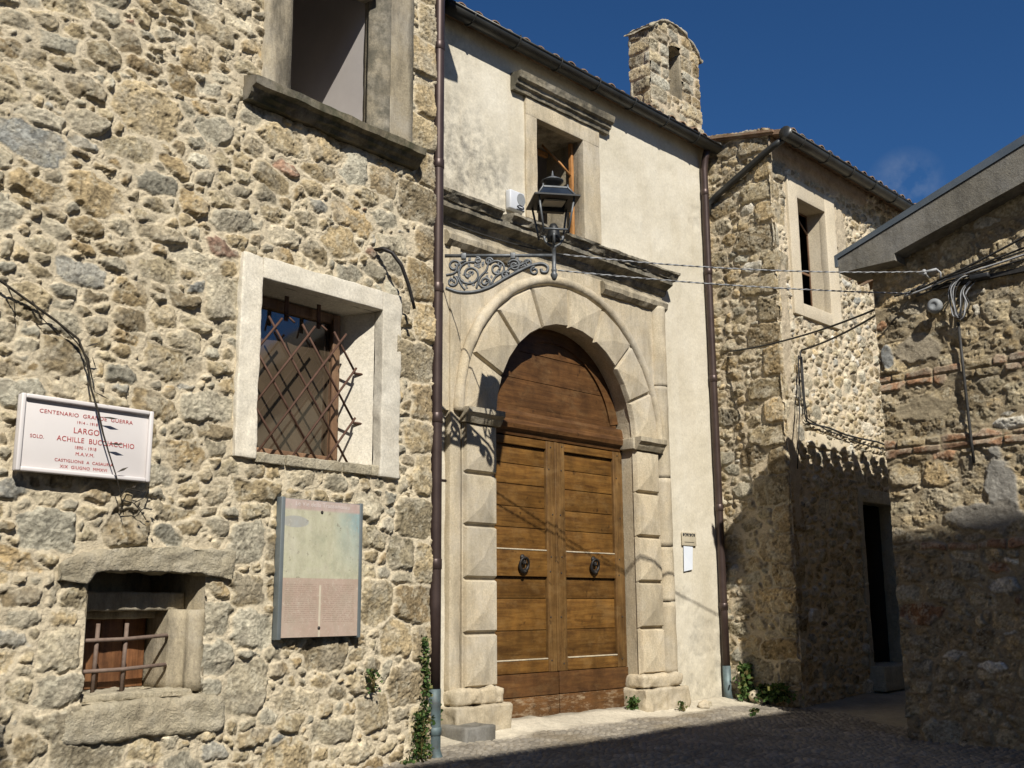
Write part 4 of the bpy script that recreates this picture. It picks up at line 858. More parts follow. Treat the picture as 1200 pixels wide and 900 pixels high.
# ================================================================== NEAR RIGHT HOUSE
HE = thing('brick_and_stone_house', 'rough brick and rubble house at the right under a grey concrete roof edge', 'house', FE.p(4, -1, -.1))
bE = []; rg = random.Random(31)
for zb in (2.335, 2.955):
    for r_ in range(2):
        s_ = 2.62 - (.13 if r_ else 0)
        while s_ < 5.4:
            L = rg.choice([.26, .27, .25, .13]); bE.append((s_ + L / 2, zb + r_ * .067 + .03 + (s_ - 2.6) * .015, L / 2 - .003, .0305, rg.choice(['brick', 'brick', 'ochre', 'brick', 'red']), .016, 6.0)); s_ += L
for zb in (1.50,): 
    s_ = 2.62
    while s_ < 4.0: L = rg.choice([.26, .25]); bE.append((s_ + L / 2, zb, L / 2 - .003, .0305, rg.choice(['brick', 'brick', 'ochre', 'brick', 'red']), .016, 6.0)); s_ += L
z = -.3; i = 0
for (a, b_, c, d, col) in ((2.80, 2.15, .15, .11, 'ochre'), (3.12, 2.14, .14, .10, 'ochre'), (2.82, 3.16, .17, .075, 'tan'), (3.85, 2.75, .14, .11, 'tan'), (3.75, 2.5, .13, .07, 'white'), (3.1, 1.9, .16, .09, 'tan'), (3.55, 1.15, .13, .06, 'white'), (4.0, 3.45, .15, .1, 'tan'), (3.75, 3.5, .12, .1, 'tan')):
    bE.append((a, b_, c, d, col, .02, 3.4))
masonry('gable_wall', FE, 2.63, 5.6, -.4, 5.25, .0088, 71, [(.07, .11, 1.4, 2.2, 20), (.045, .07, 1.3, 2.6, 70), (.028, .045, 1.2, 2.8, 140), (.016, .028, 1.2, 2.8, 160)], dict(ochre=4, tan=5, brown=3, brick=.35, grey=.6, white=.3), (.33, .27, .175), bE,
        keep=lambda a, z_: z_ < 4.19 + .30 * (a - 2.63), parent=HE, relief=.015, rough=.95, mort_amp=.009, smear=.012, gap=.022, joint=.009,
        patches=[(3.62, 1.95, .13, .34, (.30, .285, .25), .02), (3.45, 1.75, .30, .12, (.27, .25, .21), .015), (2.72, 3.25, .06, .12, (.27, .275, .26), .02), (3.0, 3.3, .25, .12, (.36, .31, .225), .012), (3.0, 2.72, .3, .12, (.34, .285, .19), .01)])
b = MB(); b.box(FB, 2.40, 9.4, 2.66, 2.93, -.3, 4.2); b.box(FB, 2.40, 9.4, 7.2, 7.5, -.3, 4.5); b.box(FB, 9.1, 9.4, 2.9, 7.2, -.3, 4.5); b.box(FB, 2.40, 2.66, 5.55, 7.2, -.3, 4.6); b.build('plain_wall', M['lintel'], HE)
# roof slab with boxed eave; verge overhangs the gable
FV = Frame(FB.p(2.14, 0, 0), FB.n)
sl_ = .345
b = MB(); b.prism(FV, [(2.40, 4.10), (2.955, 4.10), (2.955, 4.165), (5.2, 4.165 + .305 * 2.245), (7.9, 4.05), (7.9, 4.34), (5.2, 4.24 + sl_ * 2.8), (2.40, 4.235)], -.42, 0)
b.prism(FV, [(2.62, 4.10), (5.2, 4.165 + .305 * 2.245), (7.9, 4.05), (7.9, 4.34), (5.2, 4.24 + sl_ * 2.8), (2.55, 4.275), (2.55, 4.12)], -7.6, -.425)
RE = b.build('roof', M['concrete'], HE); RE['label'] = 'grey concrete roof slab with a boxed eave'
b = MB(); b.prism(FV, [(2.37, 4.16), (2.40, 4.16), (2.40, 4.24), (5.2, 4.245 + sl_ * 2.8), (5.2, 4.345 + sl_ * 2.8 - .0), (2.37, 4.275)], -.02, .012)
b.build('flashing', M['flashing'], RE)
b = MB(); pantiles(b, FB, 2.68, 9.2, 2.30, 5.0, 4.115, 4.115 + sl_ * 2.70, .26, .105); b.build('tiles', M['tile'], RE)
b = MB(); b.tube([FE.p(3.405, .035, 3.46), FE.p(3.41, .035, 3.0), FE.p(3.42, .035, 2.4), FE.p(3.425, .03, 2.2)], .014, 8); b.build('conduit', M['cable'], HE)

# ================================================================== HOUSES ACROSS THE STREET (they cast the shade on the ground and the right-hand walls)
HG = thing('facing_house', 'plain plastered house across the street whose shade falls on the cobbles', 'house', FB.p(-9, 12, -.3))
b = MB(); b.box(FB, -17, -1.46, 10, 18, -.6, 8.9); b.build('wall', mat_simple('brown_render', (.2, .125, .07), (.27, .18, .105), 2, .9), HG)
b = MB(); b.prism(Frame(FB.p(-17.1, 0, 0), FB.n), [(9.97, 8.9), (9.97, 9.21), (18.1, 10.07), (18.1, 8.9)], -15.66, 0); b.build('roof', M['tile'], HG)
b = MB(); b.prism(FB, [(-11.2, 9.1), (-9.72, 9.1), (-9.9, 10.62), (-11.0, 10.62)], 10.3, 11.0); b.build('shadow_chimney', M['lintel'], HG)  # unseen; added and tapered to throw a shadow low on the left wall
wp = None
for k in range(5):
    q = MB(); q.box(FB, -15.6 + k * 2.9, -14.6 + k * 2.9, 9.96, 10.0, 4.6, 6.1, .01); wp = q.build('window', M['white_plaster'], HG)
    q = MB(); q.box(FB, -15.5 + k * 2.9, -14.7 + k * 2.9, 9.945, 9.958, 4.7, 6.0); q.build('pane', M['glass'], wp)

# ================================================================== THINGS ON AND BY THE WALLS
# street lamp on its scrolled bracket (bracket runs out from the corner of the stone house)
SL = thing('street_lamp', 'black wrought iron street lamp on a scrolled bracket over the church door', 'street lamp', FX.p(.12, 0, 3.73))
b = MB(); b.tube([FX.p(.09, 0, 3.742), FX.p(.955, 0, 3.738)], .014, 10)
for x_ in (.24, .63): b.box(FX, x_ - .02, x_ + .02, -.02, .02, 3.71, 3.76, .004)
BR = b.build('bracket', M['lamp'], SL)
b = MB()
def ribbon(mb, pts, r=.0085):
    r *= 1.35
    # flat bar: two tubes side by side give the iron its depth
    mb.tube([FX.p(x_, .009, z_) for x_, z_ in pts], r, 6); mb.tube([FX.p(x_, -.009, z_) for x_, z_ in pts], r, 6)
def spiral(cx, cz, r0, r1, a0, turns, k=26): return [(cx + (r0 + (r1 - r0) * i / k) * math.cos(a0 + turns * 2 * math.pi * i / k), cz + (r0 + (r1 - r0) * i / k) * math.sin(a0 + turns * 2 * math.pi * i / k)) for i in range(k + 1)]
def bez(pts, k=24):
    P = [Vector((p[0], p[1], 0)) for p in pts]; out = []
    P = [P[0]] + P + [P[-1]]
    for i in range(1, len(P) - 2):
        for j in range(8):
            t = j / 8; a, b_, c, d = P[i - 1], P[i], P[i + 1], P[i + 2]
            q = .5 * ((2 * b_) + (c - a) * t + (2 * a - 5 * b_ + 4 * c - d) * t * t + (3 * b_ - a - 3 * c + d) * t ** 3); out.append((q.x, q.y))
    out.append((P[-2].x, P[-2].y)); return out
ribbon(b, bez([(.10, 3.475), (.20, 3.44), (.32, 3.44), (.44, 3.475), (.56, 3.545), (.68, 3.61), (.78, 3.655), (.86, 3.668), (.905, 3.64), (.895, 3.60), (.86, 3.60), (.852, 3.625)]), .010)
for args in ((.29, 3.585, .105, .03, 1.2, 1.5), (.505, 3.63, .07, .018, 2.6, -1.5), (.64, 3.655, .05, .014, 2.8, -1.4), (.165, 3.655, .055, .015, -1.2, 1.4), (.15, 3.525, .045, .012, 1.4, -1.3), (.41, 3.52, .05, .014, 3.5, 1.4), (.75, 3.675, .03, .01, 3.0, -1.3), (.44, 3.69, .032, .01, 0, 1.3), (.35, 3.70, .026, .01, 2, -1.2), (.80, 3.61, .035, .012, 1.5, 1.2), (.57, 3.575, .035, .01, .5, 1.2)): ribbon(b, spiral(*args), .007)
rg = random.Random(4)
for pts in ([(.10, 3.58), (.17, 3.60), (.2, 3.67), (.26, 3.70)], [(.34, 3.47), (.37, 3.56), (.42, 3.62), (.44, 3.71)], [(.25, 3.46), (.22, 3.5), (.19, 3.57)], [(.57, 3.56), (.60, 3.63), (.69, 3.66), (.77, 3.70)], [(.46, 3.5), (.49, 3.56), (.55, 3.6)]): ribbon(b, bez(pts), .0065)
for k in range(64):
    x_ = rg.uniform(.12, .74); zlo = 3.46 + max(0, x_ - .42) * .6; z_ = rg.uniform(zlo + .02, 3.70); a_ = rg.uniform(0, 6.28); l_ = rg.uniform(.022, .045)
    p_ = Vector((x_, z_)); d_ = Vector((math.cos(a_), math.sin(a_))) * l_; o_ = Vector((-d_.y, d_.x)) * .35
    b.prism(FX, [tuple(p_), tuple(p_ + d_ * .5 + o_), tuple(p_ + d_), tuple(p_ + d_ * .5 - o_)], -.007, .012)
b.build('scrollwork', M['lamp'], BR)
LX = .955; LC = FX.p(LX, 0, 0)
b = MB(); b.lathe(LC, [(.0, 3.535), (.012, 3.535), (.02, 3.55), (.028, 3.57), (.028, 3.585), (.018, 3.60), (.022, 3.61), (.022, 3.625), (.017, 3.63), (.017, 3.80), (.024, 3.805), (.024, 3.815), (.0, 3.82)], 14)
b.tube([FX.p(LX + .075 * math.cos(t), 0, 3.90 + .085 * math.sin(t)) for t in np.linspace(math.pi, 2 * math.pi, 15)], .011, 8)
b.tube([FX.p(LX, .075 * math.cos(t), 3.90 + .085 * math.sin(t)) for t in np.linspace(math.pi, 2 * math.pi, 15)], .011, 8); b.build('stem', M['lamp'], SL)
FL = Frame(LC, Vector((math.cos(R(10)), math.sin(R(10)), 0)))
b = MB(); hb, ht, zb, zt = .098, .142, 3.925, 4.18
for sx in (-1, 1):
    for sy in (-1, 1): b.tube([FL.p(sx * hb, sy * hb, zb - .03), FL.p(sx * ht, sy * ht, zt)], .0095, 6)
for (p_, q_) in (((-1, -1), (1, -1)), ((1, -1), (1, 1)), ((1, 1), (-1, 1)), ((-1, 1), (-1, -1))): b.tube([FL.p(p_[0] * hb, p_[1] * hb, zb), FL.p(q_[0] * hb, q_[1] * hb, zb)], .009, 6)
b.build('lantern_frame', M['lamp'], SL)
b = MB(); b.lathe(LC, [(.0, 3.84), (.05, 3.85), (.055, 3.90), (.04, 3.97), (.025, 4.0), (0, 4.0)], 12); b.build('lamp_holder', M['lamp_dark'], SL)
b = MB(); hs = .185
b.box(FL, -hs, hs, -hs, -.10, 4.178, 4.190); b.box(FL, -hs, hs, .10, hs, 4.178, 4.190); b.box(FL, -hs, -.10, -.10, .10, 4.178, 4.190); b.box(FL, .10, hs, -.10, .10, 4.178, 4.190); b.box(FL, -.11, .11, -.11, .11, 4.191, 4.20)
b.box(FL, -.11, .11, -.11, -.06, 4.13, 4.178); b.build('hood_plate', M['lamp_dark'], SL)
b = MB(); b.box(FL, -.085, .085, -.05, .085, 4.165, 4.177); b.build('lamp_glass', mat_simple('frosted_lamp_glass', (.42, .40, .34), (.5, .47, .4), 8, .3), SL)
b = MB(); b.add([FL.p(sx * a_, sy * a_, z_) for a_, z_ in ((.15, 4.193), (.098, 4.275)) for sx, sy in ((-1, -1), (1, -1), (1, 1), (-1, 1))], [(0, 1, 5, 4), (1, 2, 6, 5), (2, 3, 7, 6), (3, 0, 4, 7), (4, 5, 6, 7)]); b.build('lantern_top', mat_simple('dark_lantern_glass', (.012, .016, .022), (.03, .038, .05), 6, .12, 0, .02, .001, .9), SL)
b = MB()
for sx, sy in ((-1, -1), (1, -1), (1, 1), (-1, 1)): b.tube([FL.p(sx * .152, sy * .152, 4.193), FL.p(sx * .1, sy * .1, 4.278), FL.p(sx * .1, sy * .1, 4.30)], .008, 6)
b.box(FL, -.105, .105, -.105, .105, 4.272, 4.284); b.lathe(LC, [(.052, 4.284), (.046, 4.297), (.038, 4.306), (.0, 4.307)], 18); fi = b.build('finial', M['lamp'], SL)
b = MB(); b.lathe(LC, [(.03, 4.300), (.036, 4.312), (.055, 4.328), (.072, 4.34), (.086, 4.357), (.086, 4.362), (.02, 4.364)], 20); b.build('bowl', M['lamp_dark'], fi)  # same metal as the cap, coloured darker to paint the shade underneath
b = MB(); b.lathe(LC, [(.089, 4.3605), (.089, 4.366), (.05, 4.388), (.022, 4.402), (.010, 4.410), (.005, 4.448), (.0, 4.458)], 20); b.build('cap', M['lamp'], fi)

# memorial plaque
FP = Frame(FA.p(-.040, 0, -.016), FA.x)
PL = thing('plaque', 'white marble memorial plaque with red capital lettering on the rubble wall', 'plaque', FA.p(-2.78, .03, 1.95))
b = MB(); b.box(FP, -3.172, -2.385, .03, .062, 1.752, 2.167, .004); sb = b.build('slab', M['marble'], PL)
b = MB(); frame_bars(b, FP, -3.175, -2.382, 1.749, 2.170, .063, .084, .026, .008); b.build('border', M['marble'], PL)
lines = [("CENTENARIO  GRANDE  GUERRA", 2.078, .030, 1.15), ("1914 - 1918", 2.042, .022, 1.1), ("LARGO", 1.988, .045, 1.0), ("BUCCIACCHIO", 1.937, .042, 1.02), ("1890 - 1918", 1.900, .025, 1.0), ("M.A.V.M.", 1.864, .027, 1.05), ("CASTIGLIONE  A  CASAURIA", 1.822, .023, 1.1), ("XIX  GIUGNO  MMXVI", 1.788, .024, 1.1)]
def text_into(mb, s_, F, a, n, z_, size, xs=1.0, align='CENTER'):
    me = text_mesh(s_, F, a, n, z_, size, None, 't', PL, align, .0006, xs); mb.add([v.co + ORI[PL] for v in me.vertices], [tuple(reversed(p_.vertices[:])) if False else tuple(p_.vertices) for p_ in me.polygons]); bpy.data.meshes.remove(me)
for s_, z_, size, xs in lines:
    tm = MB()
    if s_ == "BUCCIACCHIO":
        text_into(tm, "SOLD.", FP, -3.105, .0632, z_, .027, 1.0, 'LEFT'); text_into(tm, "ACHILLE  BUCCIACCHIO", FP, -2.72, .0632, z_, .040, .98)
    else: text_into(tm, s_, FP, -2.785, .0632, z_, size, xs)
    tm.build('lettering', M['ink'], PL)

# information panel
FQ = Frame(FA.p(-.050, 0, -.004), FA.x)
IP = thing('information_panel', 'faded pink and cream information panel in grey side rails on the rubble wall', 'sign', FA.p(-1.05, .04, 1.27))
b = MB(); b.box(FQ, -1.378, -.718, .03, .058, .825, 1.722, .002); b.build('board', M['zinc'], IP)
me = bpy.data.meshes.new('printed_sheet'); me.from_pydata([FQ.p(a, .0595, z_) - ORI[IP] for a, z_ in ((-1.376, .828), (-.720, .828), (-.720, 1.719), (-1.376, 1.719))], [], [(0, 1, 2, 3)]); uv = me.uv_layers.new(name='UVMap')
for l_, u_ in zip(uv.data, ((0, 0), (1, 0), (1, 1), (0, 1))): l_.uv = u_
link('printed_sheet', me, M['print'], IP)
b = MB(); b.box(FQ, -1.402, -1.372, .012, .066, .815, 1.728, .003); b.build('rail', M['zinc'], IP); b = MB(); b.box(FQ, -.724, -.697, .012, .066, .815, 1.728, .003); b.build('rail', M['zinc'], IP); b = MB()
for zz in (1.0, 1.5): b = MB(); b.box(FQ, -1.37, -.725, .01, .029, zz, zz + .03); b.build('crossbar', M['zinc'], IP)
tm = MB(); me = text_mesh("Le Vie della Transumanza", FQ, -1.05, .0603, 1.678, .042, None, 't', IP, 'CENTER', .0005, 1.0); tm.add([v.co + ORI[IP] for v in me.vertices], [tuple(p_.vertices) for p_ in me.polygons]); tm.build('title', M['white_ink'], IP)
b = MB()
for a_, z_ in ((-1.06, 1.645), (-1.06, .885)): b = MB(); b.lathe(FQ.p(a_, .058, z_), [(.011, 0), (.011, .005), (0, .009)], 10, FA.n); b.build('screw', M['iron'], IP)

# iron hook by the drainpipe
b = MB(); pts = [FA.p(-.635, -.03, 3.63), FA.p(-.61, .07, 3.632), FA.p(-.56, .12, 3.60), FA.p(-.49, .15, 3.51), FA.p(-.43, .16, 3.38), FA.p(-.385, .16, 3.27), FA.p(-.36, .16, 3.20)]
b.tube(pts[:], [.016, .016, .015, .014, .014, .013, .012], 8); o = b.build('iron_hook', M['iron'], None, FA.p(-.62, 0, 3.6)); tag(o, 'black curved iron bar sticking out of the stone wall beside the white window', 'hook')

# alarm siren on the cornice
AS = thing('alarm_siren', 'white alarm siren box with grey grille above the portal cornice', 'alarm', FB.p(.12, .1, 4.93))
b = MB(); b.box(FB, -.026, .178, .085, .155, 4.775, 4.972, .016); b.build('housing', M['white_plastic'], AS)
b = MB(); b.prism(FB, [(.125 + .058 * math.cos(t), 4.897 + .062 * math.sin(t)) for t in np.linspace(0, 2 * math.pi, 20)], .1555, .159); b.build('grille', M['grey_plastic'], AS)
b = MB(); b.prism(FB, [(.115 + .05 * math.cos(t), 4.815 + .018 * math.sin(t)) for t in np.linspace(0, 2 * math.pi, 20)], .1555, .160)
b.box(FB, .06, .17, .1555, .1578, 4.782, 4.791); EM = b.build('emblem', M['black_plastic'], AS)
b = MB(); b.prism(FB, [(.115 + .034 * math.cos(t), 4.815 + .005 * math.sin(t)) for t in np.linspace(0, 2 * math.pi, 16)], .1603, .161); b.build('emblem_mark', M['white_plastic'], EM)

# name plate and notice right of the portal
NP = thing('house_plate', 'small cream plate with dark ornament right of the church door', 'plate', FB.p(2.83, .09, 1.73))
b = MB(); b.box(FB, 2.70, 2.965, .09, .102, 1.655, 1.80, .003); b.build('plate', M['ceramic'], NP)
b = MB(); rg = random.Random(2)
for k in range(7): b.tube([FB.p(2.725 + k * .034 + .011 * math.cos(t), .103, 1.772 + .016 * math.sin(t * (1 if k % 2 else 2))) for t in np.linspace(0, 5.2, 12)], .004, 5)
b.box(FB, 2.74, 2.92, .102, .104, 1.69, 1.695); b.build('ornament', M['black_plastic'], NP)
b = MB(); b.prism(FB, [(2.72, 1.375), (2.88, 1.40), (2.90, 1.645), (2.73, 1.648)], .092, .097); o = b.build('notice', M['paper'], None, FB.p(2.8, .09, 1.5)); tag(o, 'white paper notice under the small plate right of the church door', 'notice')

# grey block at the foot of the left drainpipe
b = MB(); b.box(FB, -.96, -.62, .16, .52, -.09, .075, .02); o = b.build('stone_block', M['concrete'], None, FB.p(-.8, .3, -.05)); roughen(o, .05, .01, 7, 3); tag(o, 'small grey stone block on the ground between drainpipe and portal plinth', 'stone')
rg = random.Random(14)
for (d_, n_, r_) in ((2.62, .34, .06), (2.75, .30, .045), (3.62, .42, .11), (3.5, .5, .05)):
    bm = bmesh.new(); bmesh.ops.create_icosphere(bm, subdivisions=3, radius=r_)
    for v in bm.verts: v.co = Vector((v.co.x * 1.25, v.co.y, v.co.z * .75)) * (1 + .45 * mnoise.fractal(v.co / r_ * .9 + Vector((d_ * 9, 0, 0)), 1, 2, 3))
    mb = MB(); mb.bm(bm, Frame(FB.p(d_, n_, gz(d_, n_) + r_ * .45), FB.x), True); o = mb.build('stone', M['limestone' if r_ > .05 else 'lintel'], None, FB.p(d_, n_, gz(d_, n_)))
    tag(o, {.06: 'brownish stone lying beside the right portal plinth', .045: 'smallest loose stone by the right portal plinth', .11: 'largest pale stone at the foot of the right drainpipe', .05: 'small loose stone in front of the right drainpipe'}[r_], 'stone', 'loose stones along the church front')

# dry twig hanging on the left wall
DT = thing('dry_vine', 'thin dry vine stem hanging down the rubble wall across the plaque', 'vine', FA.p(-2.75, .05, 2.2))
FT = Frame(FA.p(-.048, 0, -.01), FA.x)
b = MB(); main = [(-3.7, .05, 2.92), (-3.45, .05, 2.82), (-3.2, .045, 2.70), (-3.0, .05, 2.60), (-2.86, .05, 2.52), (-2.80, .055, 2.40), (-2.775, .07, 2.25), (-2.735, .10, 2.11), (-2.70, .105, 1.99), (-2.655, .105, 1.88), (-2.60, .10, 1.76), (-2.555, .08, 1.66), (-2.51, .05, 1.55)]
b.tube([FT.p(*q) for q in main], [.0075, .007, .007, .007, .007, .006, .0055, .006, .005, .004, .0035, .003, .002], 6)
b.tube([FT.p(*q) for q in [(-2.99, .05, 2.595), (-2.86, .04, 2.50), (-2.79, .045, 2.42), (-2.765, .06, 2.3)]], .004, 5)
for q in ([(-3.3, .065, 2.75), (-3.24, .05, 2.66), (-3.22, .04, 2.58)], [(-3.15, .07, 2.68), (-3.08, .05, 2.60), (-2.98, .04, 2.53)], [(-3.38, .06, 2.79), (-3.36, .05, 2.7)], [(-2.54, .07, 1.63), (-2.45, .05, 1.62), (-2.38, .05, 1.66), (-2.33, .05, 1.65)], [(-2.45, .05, 1.62), (-2.40, .05, 1.57), (-2.36, .04, 1.53)], [(-2.55, .07, 1.65), (-2.5, .05, 1.70), (-2.42, .05, 1.69)], [(-2.38, .05, 1.66), (-2.36, .05, 1.72)]): b.tube([FT.p(*r_) for r_ in q], [.005] + [.003] * (len(q) - 1), 5)
b.build('stem', M['dry'], DT)
b = MB()
for (s_, z_, ds_, dz_) in ((-2.775, 2.225, .13, -.05), (-2.72, 2.085, .15, .0), (-2.67, 1.94, .14, .0), (-2.60, 1.78, .09, .05), (-2.80, 2.43, .04, -.12), (-2.84, 2.47, .10, .05), (-2.4, 1.62, .03, .03), (-2.37, 1.66, .03, -.03), (-2.45, 1.60, .02, -.04), (-2.34, 1.65, .03, .02), (-2.5, 1.7, .03, .02), (-2.43, 1.68, .02, .03), (-2.36, 1.54, .02, -.03)):
    p_ = FT.p(s_, .10, z_); q_ = FT.p(s_ + ds_ * .72, .112, z_ + dz_ * .72); o_ = (q_ - p_).cross(FA.n).normalized() * .0065 + FA.n * .004; mid = p_.lerp(q_, .55); b.add([p_, mid + o_, q_, mid - o_], [(0, 1, 2, 3)])
b.build('leaves', M['dry'], DT)

# plants
def weed(label, base, nrm, n, spread, height, leafl, seed, name='weed', extra=()):
    t = thing(name, label, 'plant', base); rg_ = random.Random(seed); mb = MB(); v = plant(mb, rg_, base, nrm, n, spread, height, leafl)
    for (b2_, n2, s2, h2) in extra: v += plant(mb, rg_, b2_, nrm, n2, s2, h2, leafl)
    leaf_obj('leaves', mb, v, t); mb = MB()
    for k in range(6):
        q = Vector(base) + Vector(nrm) * rg_.uniform(.01, .05); mb.tube([q, q + Vector((rg_.gauss(0, spread * .3), rg_.gauss(0, spread * .3), height * .5)), q + Vector((rg_.gauss(0, spread * .6), rg_.gauss(0, spread * .6), height * rg_.uniform(.6, 1)))], .003, 4)
    mb.build('stems', M['leaf'], t)
weed('small green weed growing from the stone wall below the information panel', FA.p(-.615, .03, .44), FA.n, 120, .04, .15, .024, 1)
weed('trailing green creeper climbing beside the foot of the left drainpipe', FA.p(-.13, .015, -.12), FA.n, 520, .06, .40, .026, 2, 'creeper', [(FA.p(-.07, .015, .22), 200, .03, .40), (FA.p(-.10, .02, .60), 90, .028, .2), (FA.p(-.27, .015, -.14), 120, .06, .1), (FA.p(.15, -.08, .18), 50, .02, .14)])
weed('tuft of green weed at the foot of the church door', FB.p(1.68, .12, -.02), FB.n, 130, .06, .14, .04, 3)
weed('tiny green weed in the cobbles before the right plinth', FB.p(2.18, .36, -.03), FB.n, 60, .04, .09, .03, 4)
weed('bushy green weed at the foot of the right drainpipe', FB.p(3.5, .26, .0), FB.n, 420, .09, .36, .05, 5, 'weed', [(FB.p(3.55, .45, -.02), 220, .09, .16)])
weed('dark green weed in the shade along the side wall of the corner house', FB.p(3.52, .72, .0), -FB.x, 300, .11, .17, .045, 6)
weed('sparse little weed at the edge of the shaded cobbles', FB.p(2.55, .95, -.07), FB.n, 40, .04, .08, .04, 7)

# cables
def sag(p, q, s_, k=24): return [Vector(p).lerp(Vector(q), i / k) - Vector((0, 0, 1)) * s_ * 4 * (i / k) * (1 - i / k) for i in range(k + 1)]
def twisted(mb, path, r, pitch=.09, strands=2):
    L = 0; acc = [0]
    for a_, c_ in zip(path, path[1:]): L += (c_ - a_).length; acc.append(L)
    n_ = max(8, int(L / pitch * 8))
    for s_ in range(strands):
        out = []
        for i in range(n_ + 1):
            d_ = L * i / n_; j = max(0, min(len(path) - 2, int(np.searchsorted(acc, d_)) - 1)); t = (d_ - acc[j]) / max(1e-6, acc[j + 1] - acc[j]); p_ = path[j].lerp(path[j + 1], t); tg = (path[j + 1] - path[j]).normalized(); u_ = tg.cross(Vector((0, 0, 1))).normalized(); v_ = u_.cross(tg); a_ = 2 * math.pi * (d_ / pitch + s_ / strands); out.append(p_ + (u_ * math.cos(a_) + v_ * math.sin(a_)) * r)
        mb.mi = s_ % 2; mb.tube(out, r * 1.1, 5)
    mb.mi = 0
e1 = FE.p(3.20, .09, 3.965); e2 = FE.p(3.16, .06, 3.77)
lampA = FX.p(1.03, 0, 3.745); lampB = FX.p(.985, .0, 3.615)
b = MB(); twisted(b, sag(lampA, e1, .055), .0038, .14); o = b.build('cable', [M['cable_grey'], M['cable_mid']], None, lampA); tag(o, 'upper twisted wire from lamp stem to the near right house', 'cable', 'wires across the alley')
b = MB(); twisted(b, sag(lampB, FE.p(3.0, .09, 3.80), .03), .0038, .14); twisted(b, sag(FE.p(3.0, .09, 3.80), FE.p(3.17, .05, 3.87), -.01, 6), .0038); o = b.build('cable', [M['cable_grey'], M['cable_mid']], None, lampB); tag(o, 'lower twisted wire leaving the lamp stem by its ball end', 'cable', 'wires across the alley')
b = MB(); b.tube(sag(FB.p(-1.1, .45, 4.27), lampA, .03), .006, 6); o = b.build('cable', M['cable'], None, lampA); tag(o, 'thin dark wire running behind the left drainpipe to the lamp', 'cable')
cA = FC.p(.286, .05, 3.93)
b = MB(); b.tube(sag(cA, FE.p(3.28, .10, 3.86), .10, 30) , .010, 6); b.tube(sag(FE.p(3.28, .10, 3.86), FE.p(4.6, .12, 4.28), .03), .010, 6); o = b.build('cable', M['cable'], None, cA); tag(o, 'single dark cable from the corner house side wall past the near gable', 'cable')
dC = FD.p(3.985, .05, 3.90)
b = MB(); b.tube(sag(dC, FE.p(3.05, .10, 3.82), .06, 24), .011, 6); b.tube([dC, FD.p(3.95, .05, 3.86), FD.p(3.955, .045, 3.5), FD.p(3.975, .045, 3.15), FD.p(4.0, .05, 3.07), FD.p(4.1, .05, 3.05)] + [FD.p(4.1 + .42 * i, .05, 3.05 - .012 * i + .015 * math.sin(i * 2)) for i in range(1, 7)], .011, 6)
b.tube([FD.p(3.97, .055, 3.82), FD.p(3.985, .05, 3.3), FD.p(4.02, .05, 3.10)] + [FD.p(4.1 + .4 * i, .055, 3.00 - .012 * i + .02 * math.sin(i * 1.3)) for i in range(1, 8)], .008, 6)
b.tube([FD.p(3.90, .05, 3.80), FD.p(3.86, .045, 3.2), FD.p(3.80, .045, 2.85), FD.p(3.74, .04, 2.5)], .007, 6)
o = b.build('cable', M['cable'], None, dC); tag(o, 'black cable bundle dropping down and along the corner house street wall', 'cable')
b = MB()
for k, (z0_, z1_, n_, mi) in enumerate(((3.86, 4.05, .05, 0), (3.84, 3.99, .06, 1), (3.82, 3.93, .05, 0), (3.875, 4.11, .04, 0))):
    b.mi = mi; b.tube(sag(FE.p(2.85 + .1 * k, n_, z0_ - .05), FE.p(3.35, n_ + .02, z0_ + .02), .01, 8)[:-1] + sag(FE.p(3.35, n_ + .02, z0_ + .02), FE.p(5.2, n_, z1_ + .15), .03, 14), .009, 6)
b.mi = 0; b.box(FE, 3.2, 5.4, .0, .04, 3.80, 3.84); o = b.build('cable', [M['cable'], M['cable_grey']], None, FE.p(3.4, .05, 3.85)); tag(o, 'bundle of cables running up to the right along the near gable wall', 'cable')
CC = thing('cable_coil', 'tangle of looped grey cables hanging on the near gable wall', 'cable', FE.p(3.45, .06, 3.7))
b = MB(); rg = random.Random(6)
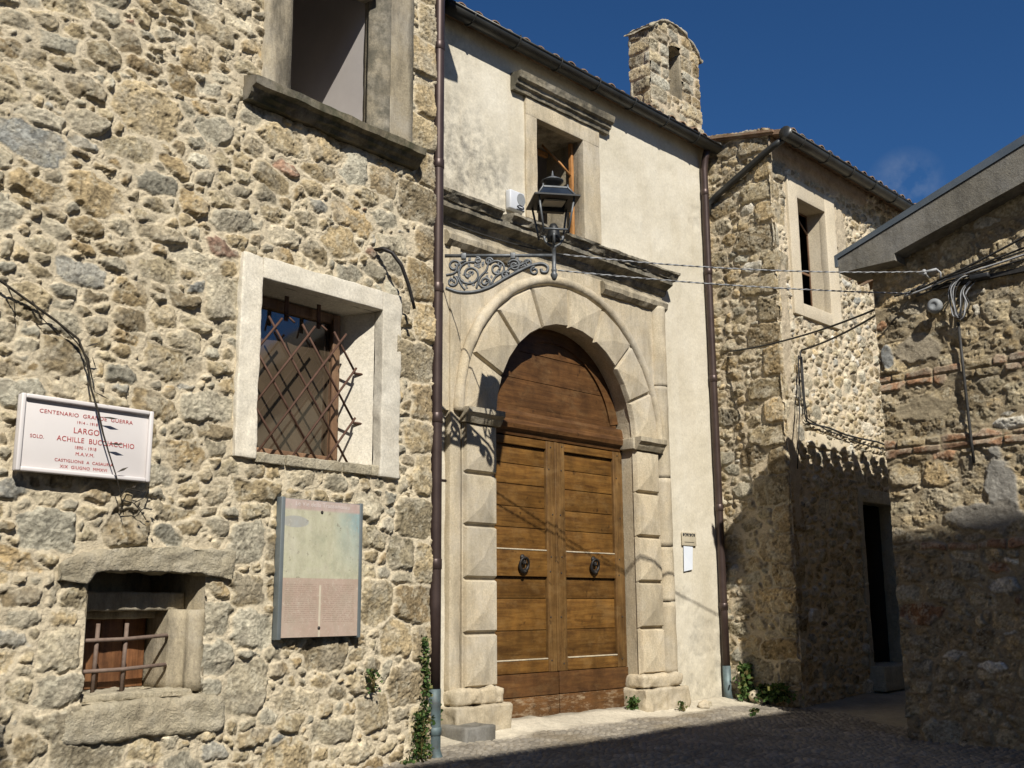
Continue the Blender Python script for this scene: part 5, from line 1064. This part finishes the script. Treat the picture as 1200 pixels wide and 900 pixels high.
def smooth3(P, k=6):
    P = [P[0]] + P + [P[-1]]; out = []
    for i in range(1, len(P) - 2):
        for j in range(k):
            t = j / k; a, b_, c, d = P[i - 1], P[i], P[i + 1], P[i + 2]; out.append(.5 * ((2 * b_) + (c - a) * t + (2 * a - 5 * b_ + 4 * c - d) * t * t + (3 * b_ - a - 3 * c + d) * t ** 3))
    return out + [P[-2]]
for k in range(5):
    x0 = 3.36 + .016 * k; b.mi = (0, 1, 0, 0, 1)[k]; j_ = lambda a_: rg.uniform(-a_, a_)
    b.tube(smooth3([FE.p(x0 + .22 + j_(.03), .04, 3.84), FE.p(x0 + .09, .06 + j_(.02), 3.86 + j_(.01)), FE.p(x0 + j_(.012), .07 + j_(.02), 3.76), FE.p(x0 + j_(.02), .07, 3.60 + j_(.03)), FE.p(x0 + .02, .07, 3.50 + j_(.03)), FE.p(x0 + .07, .07 + j_(.02), 3.50 + j_(.04)), FE.p(x0 + .10 + j_(.02), .07, 3.60), FE.p(x0 + .09 + j_(.03), .06, 3.72 + j_(.03)), FE.p(x0 + .2, .05, 3.82 + j_(.02))]), .0062, 6)
b.build('loops', [M['cable_grey'], M['cable']], CC)
b = MB(); b.box(FE, 3.55, 3.72, .03, .09, 3.80, 3.85, .015); b.build('connector', M['black_plastic'], CC)
b = MB(); c_ = FE.p(3.235, 0, 3.63); b.lathe(c_, [(.03, 0), (.03, .06), (.055, .07), (.068, .085), (.068, .115), (.05, .13), (.03, .133), (.026, .128), (.0, .128)], 18, FE.n); o = b.build('wall_insulator', M['grey_plastic'], None, c_); tag(o, 'round grey knob fixed to the near gable wall beside the looped cables', 'insulator')
b = MB(); b.tube([FE.p(3.16, 0, 3.93), FE.p(3.17, .10, 3.95)], .012, 6); b.lathe(FE.p(3.17, .11, 3.93), [(.012, 0), (.022, .008), (.022, .03), (.014, .035), (.02, .045), (.012, .055)], 10); b.tube([FE.p(3.12, .10, 3.96), FE.p(3.28, .10, 3.965)], .014, 8); b.tube([FE.p(3.28, .10, 3.965), FE.p(3.31, .09, 3.93), FE.p(3.30, .08, 3.87)], .009, 6); o = b.build('cable_anchor', M['cable_grey'], None, FE.p(3.17, 0, 3.93)); tag(o, 'pale grey anchor clamp holding the two wires under the concrete eave', 'clamp')
bpy.context.view_layer.update()
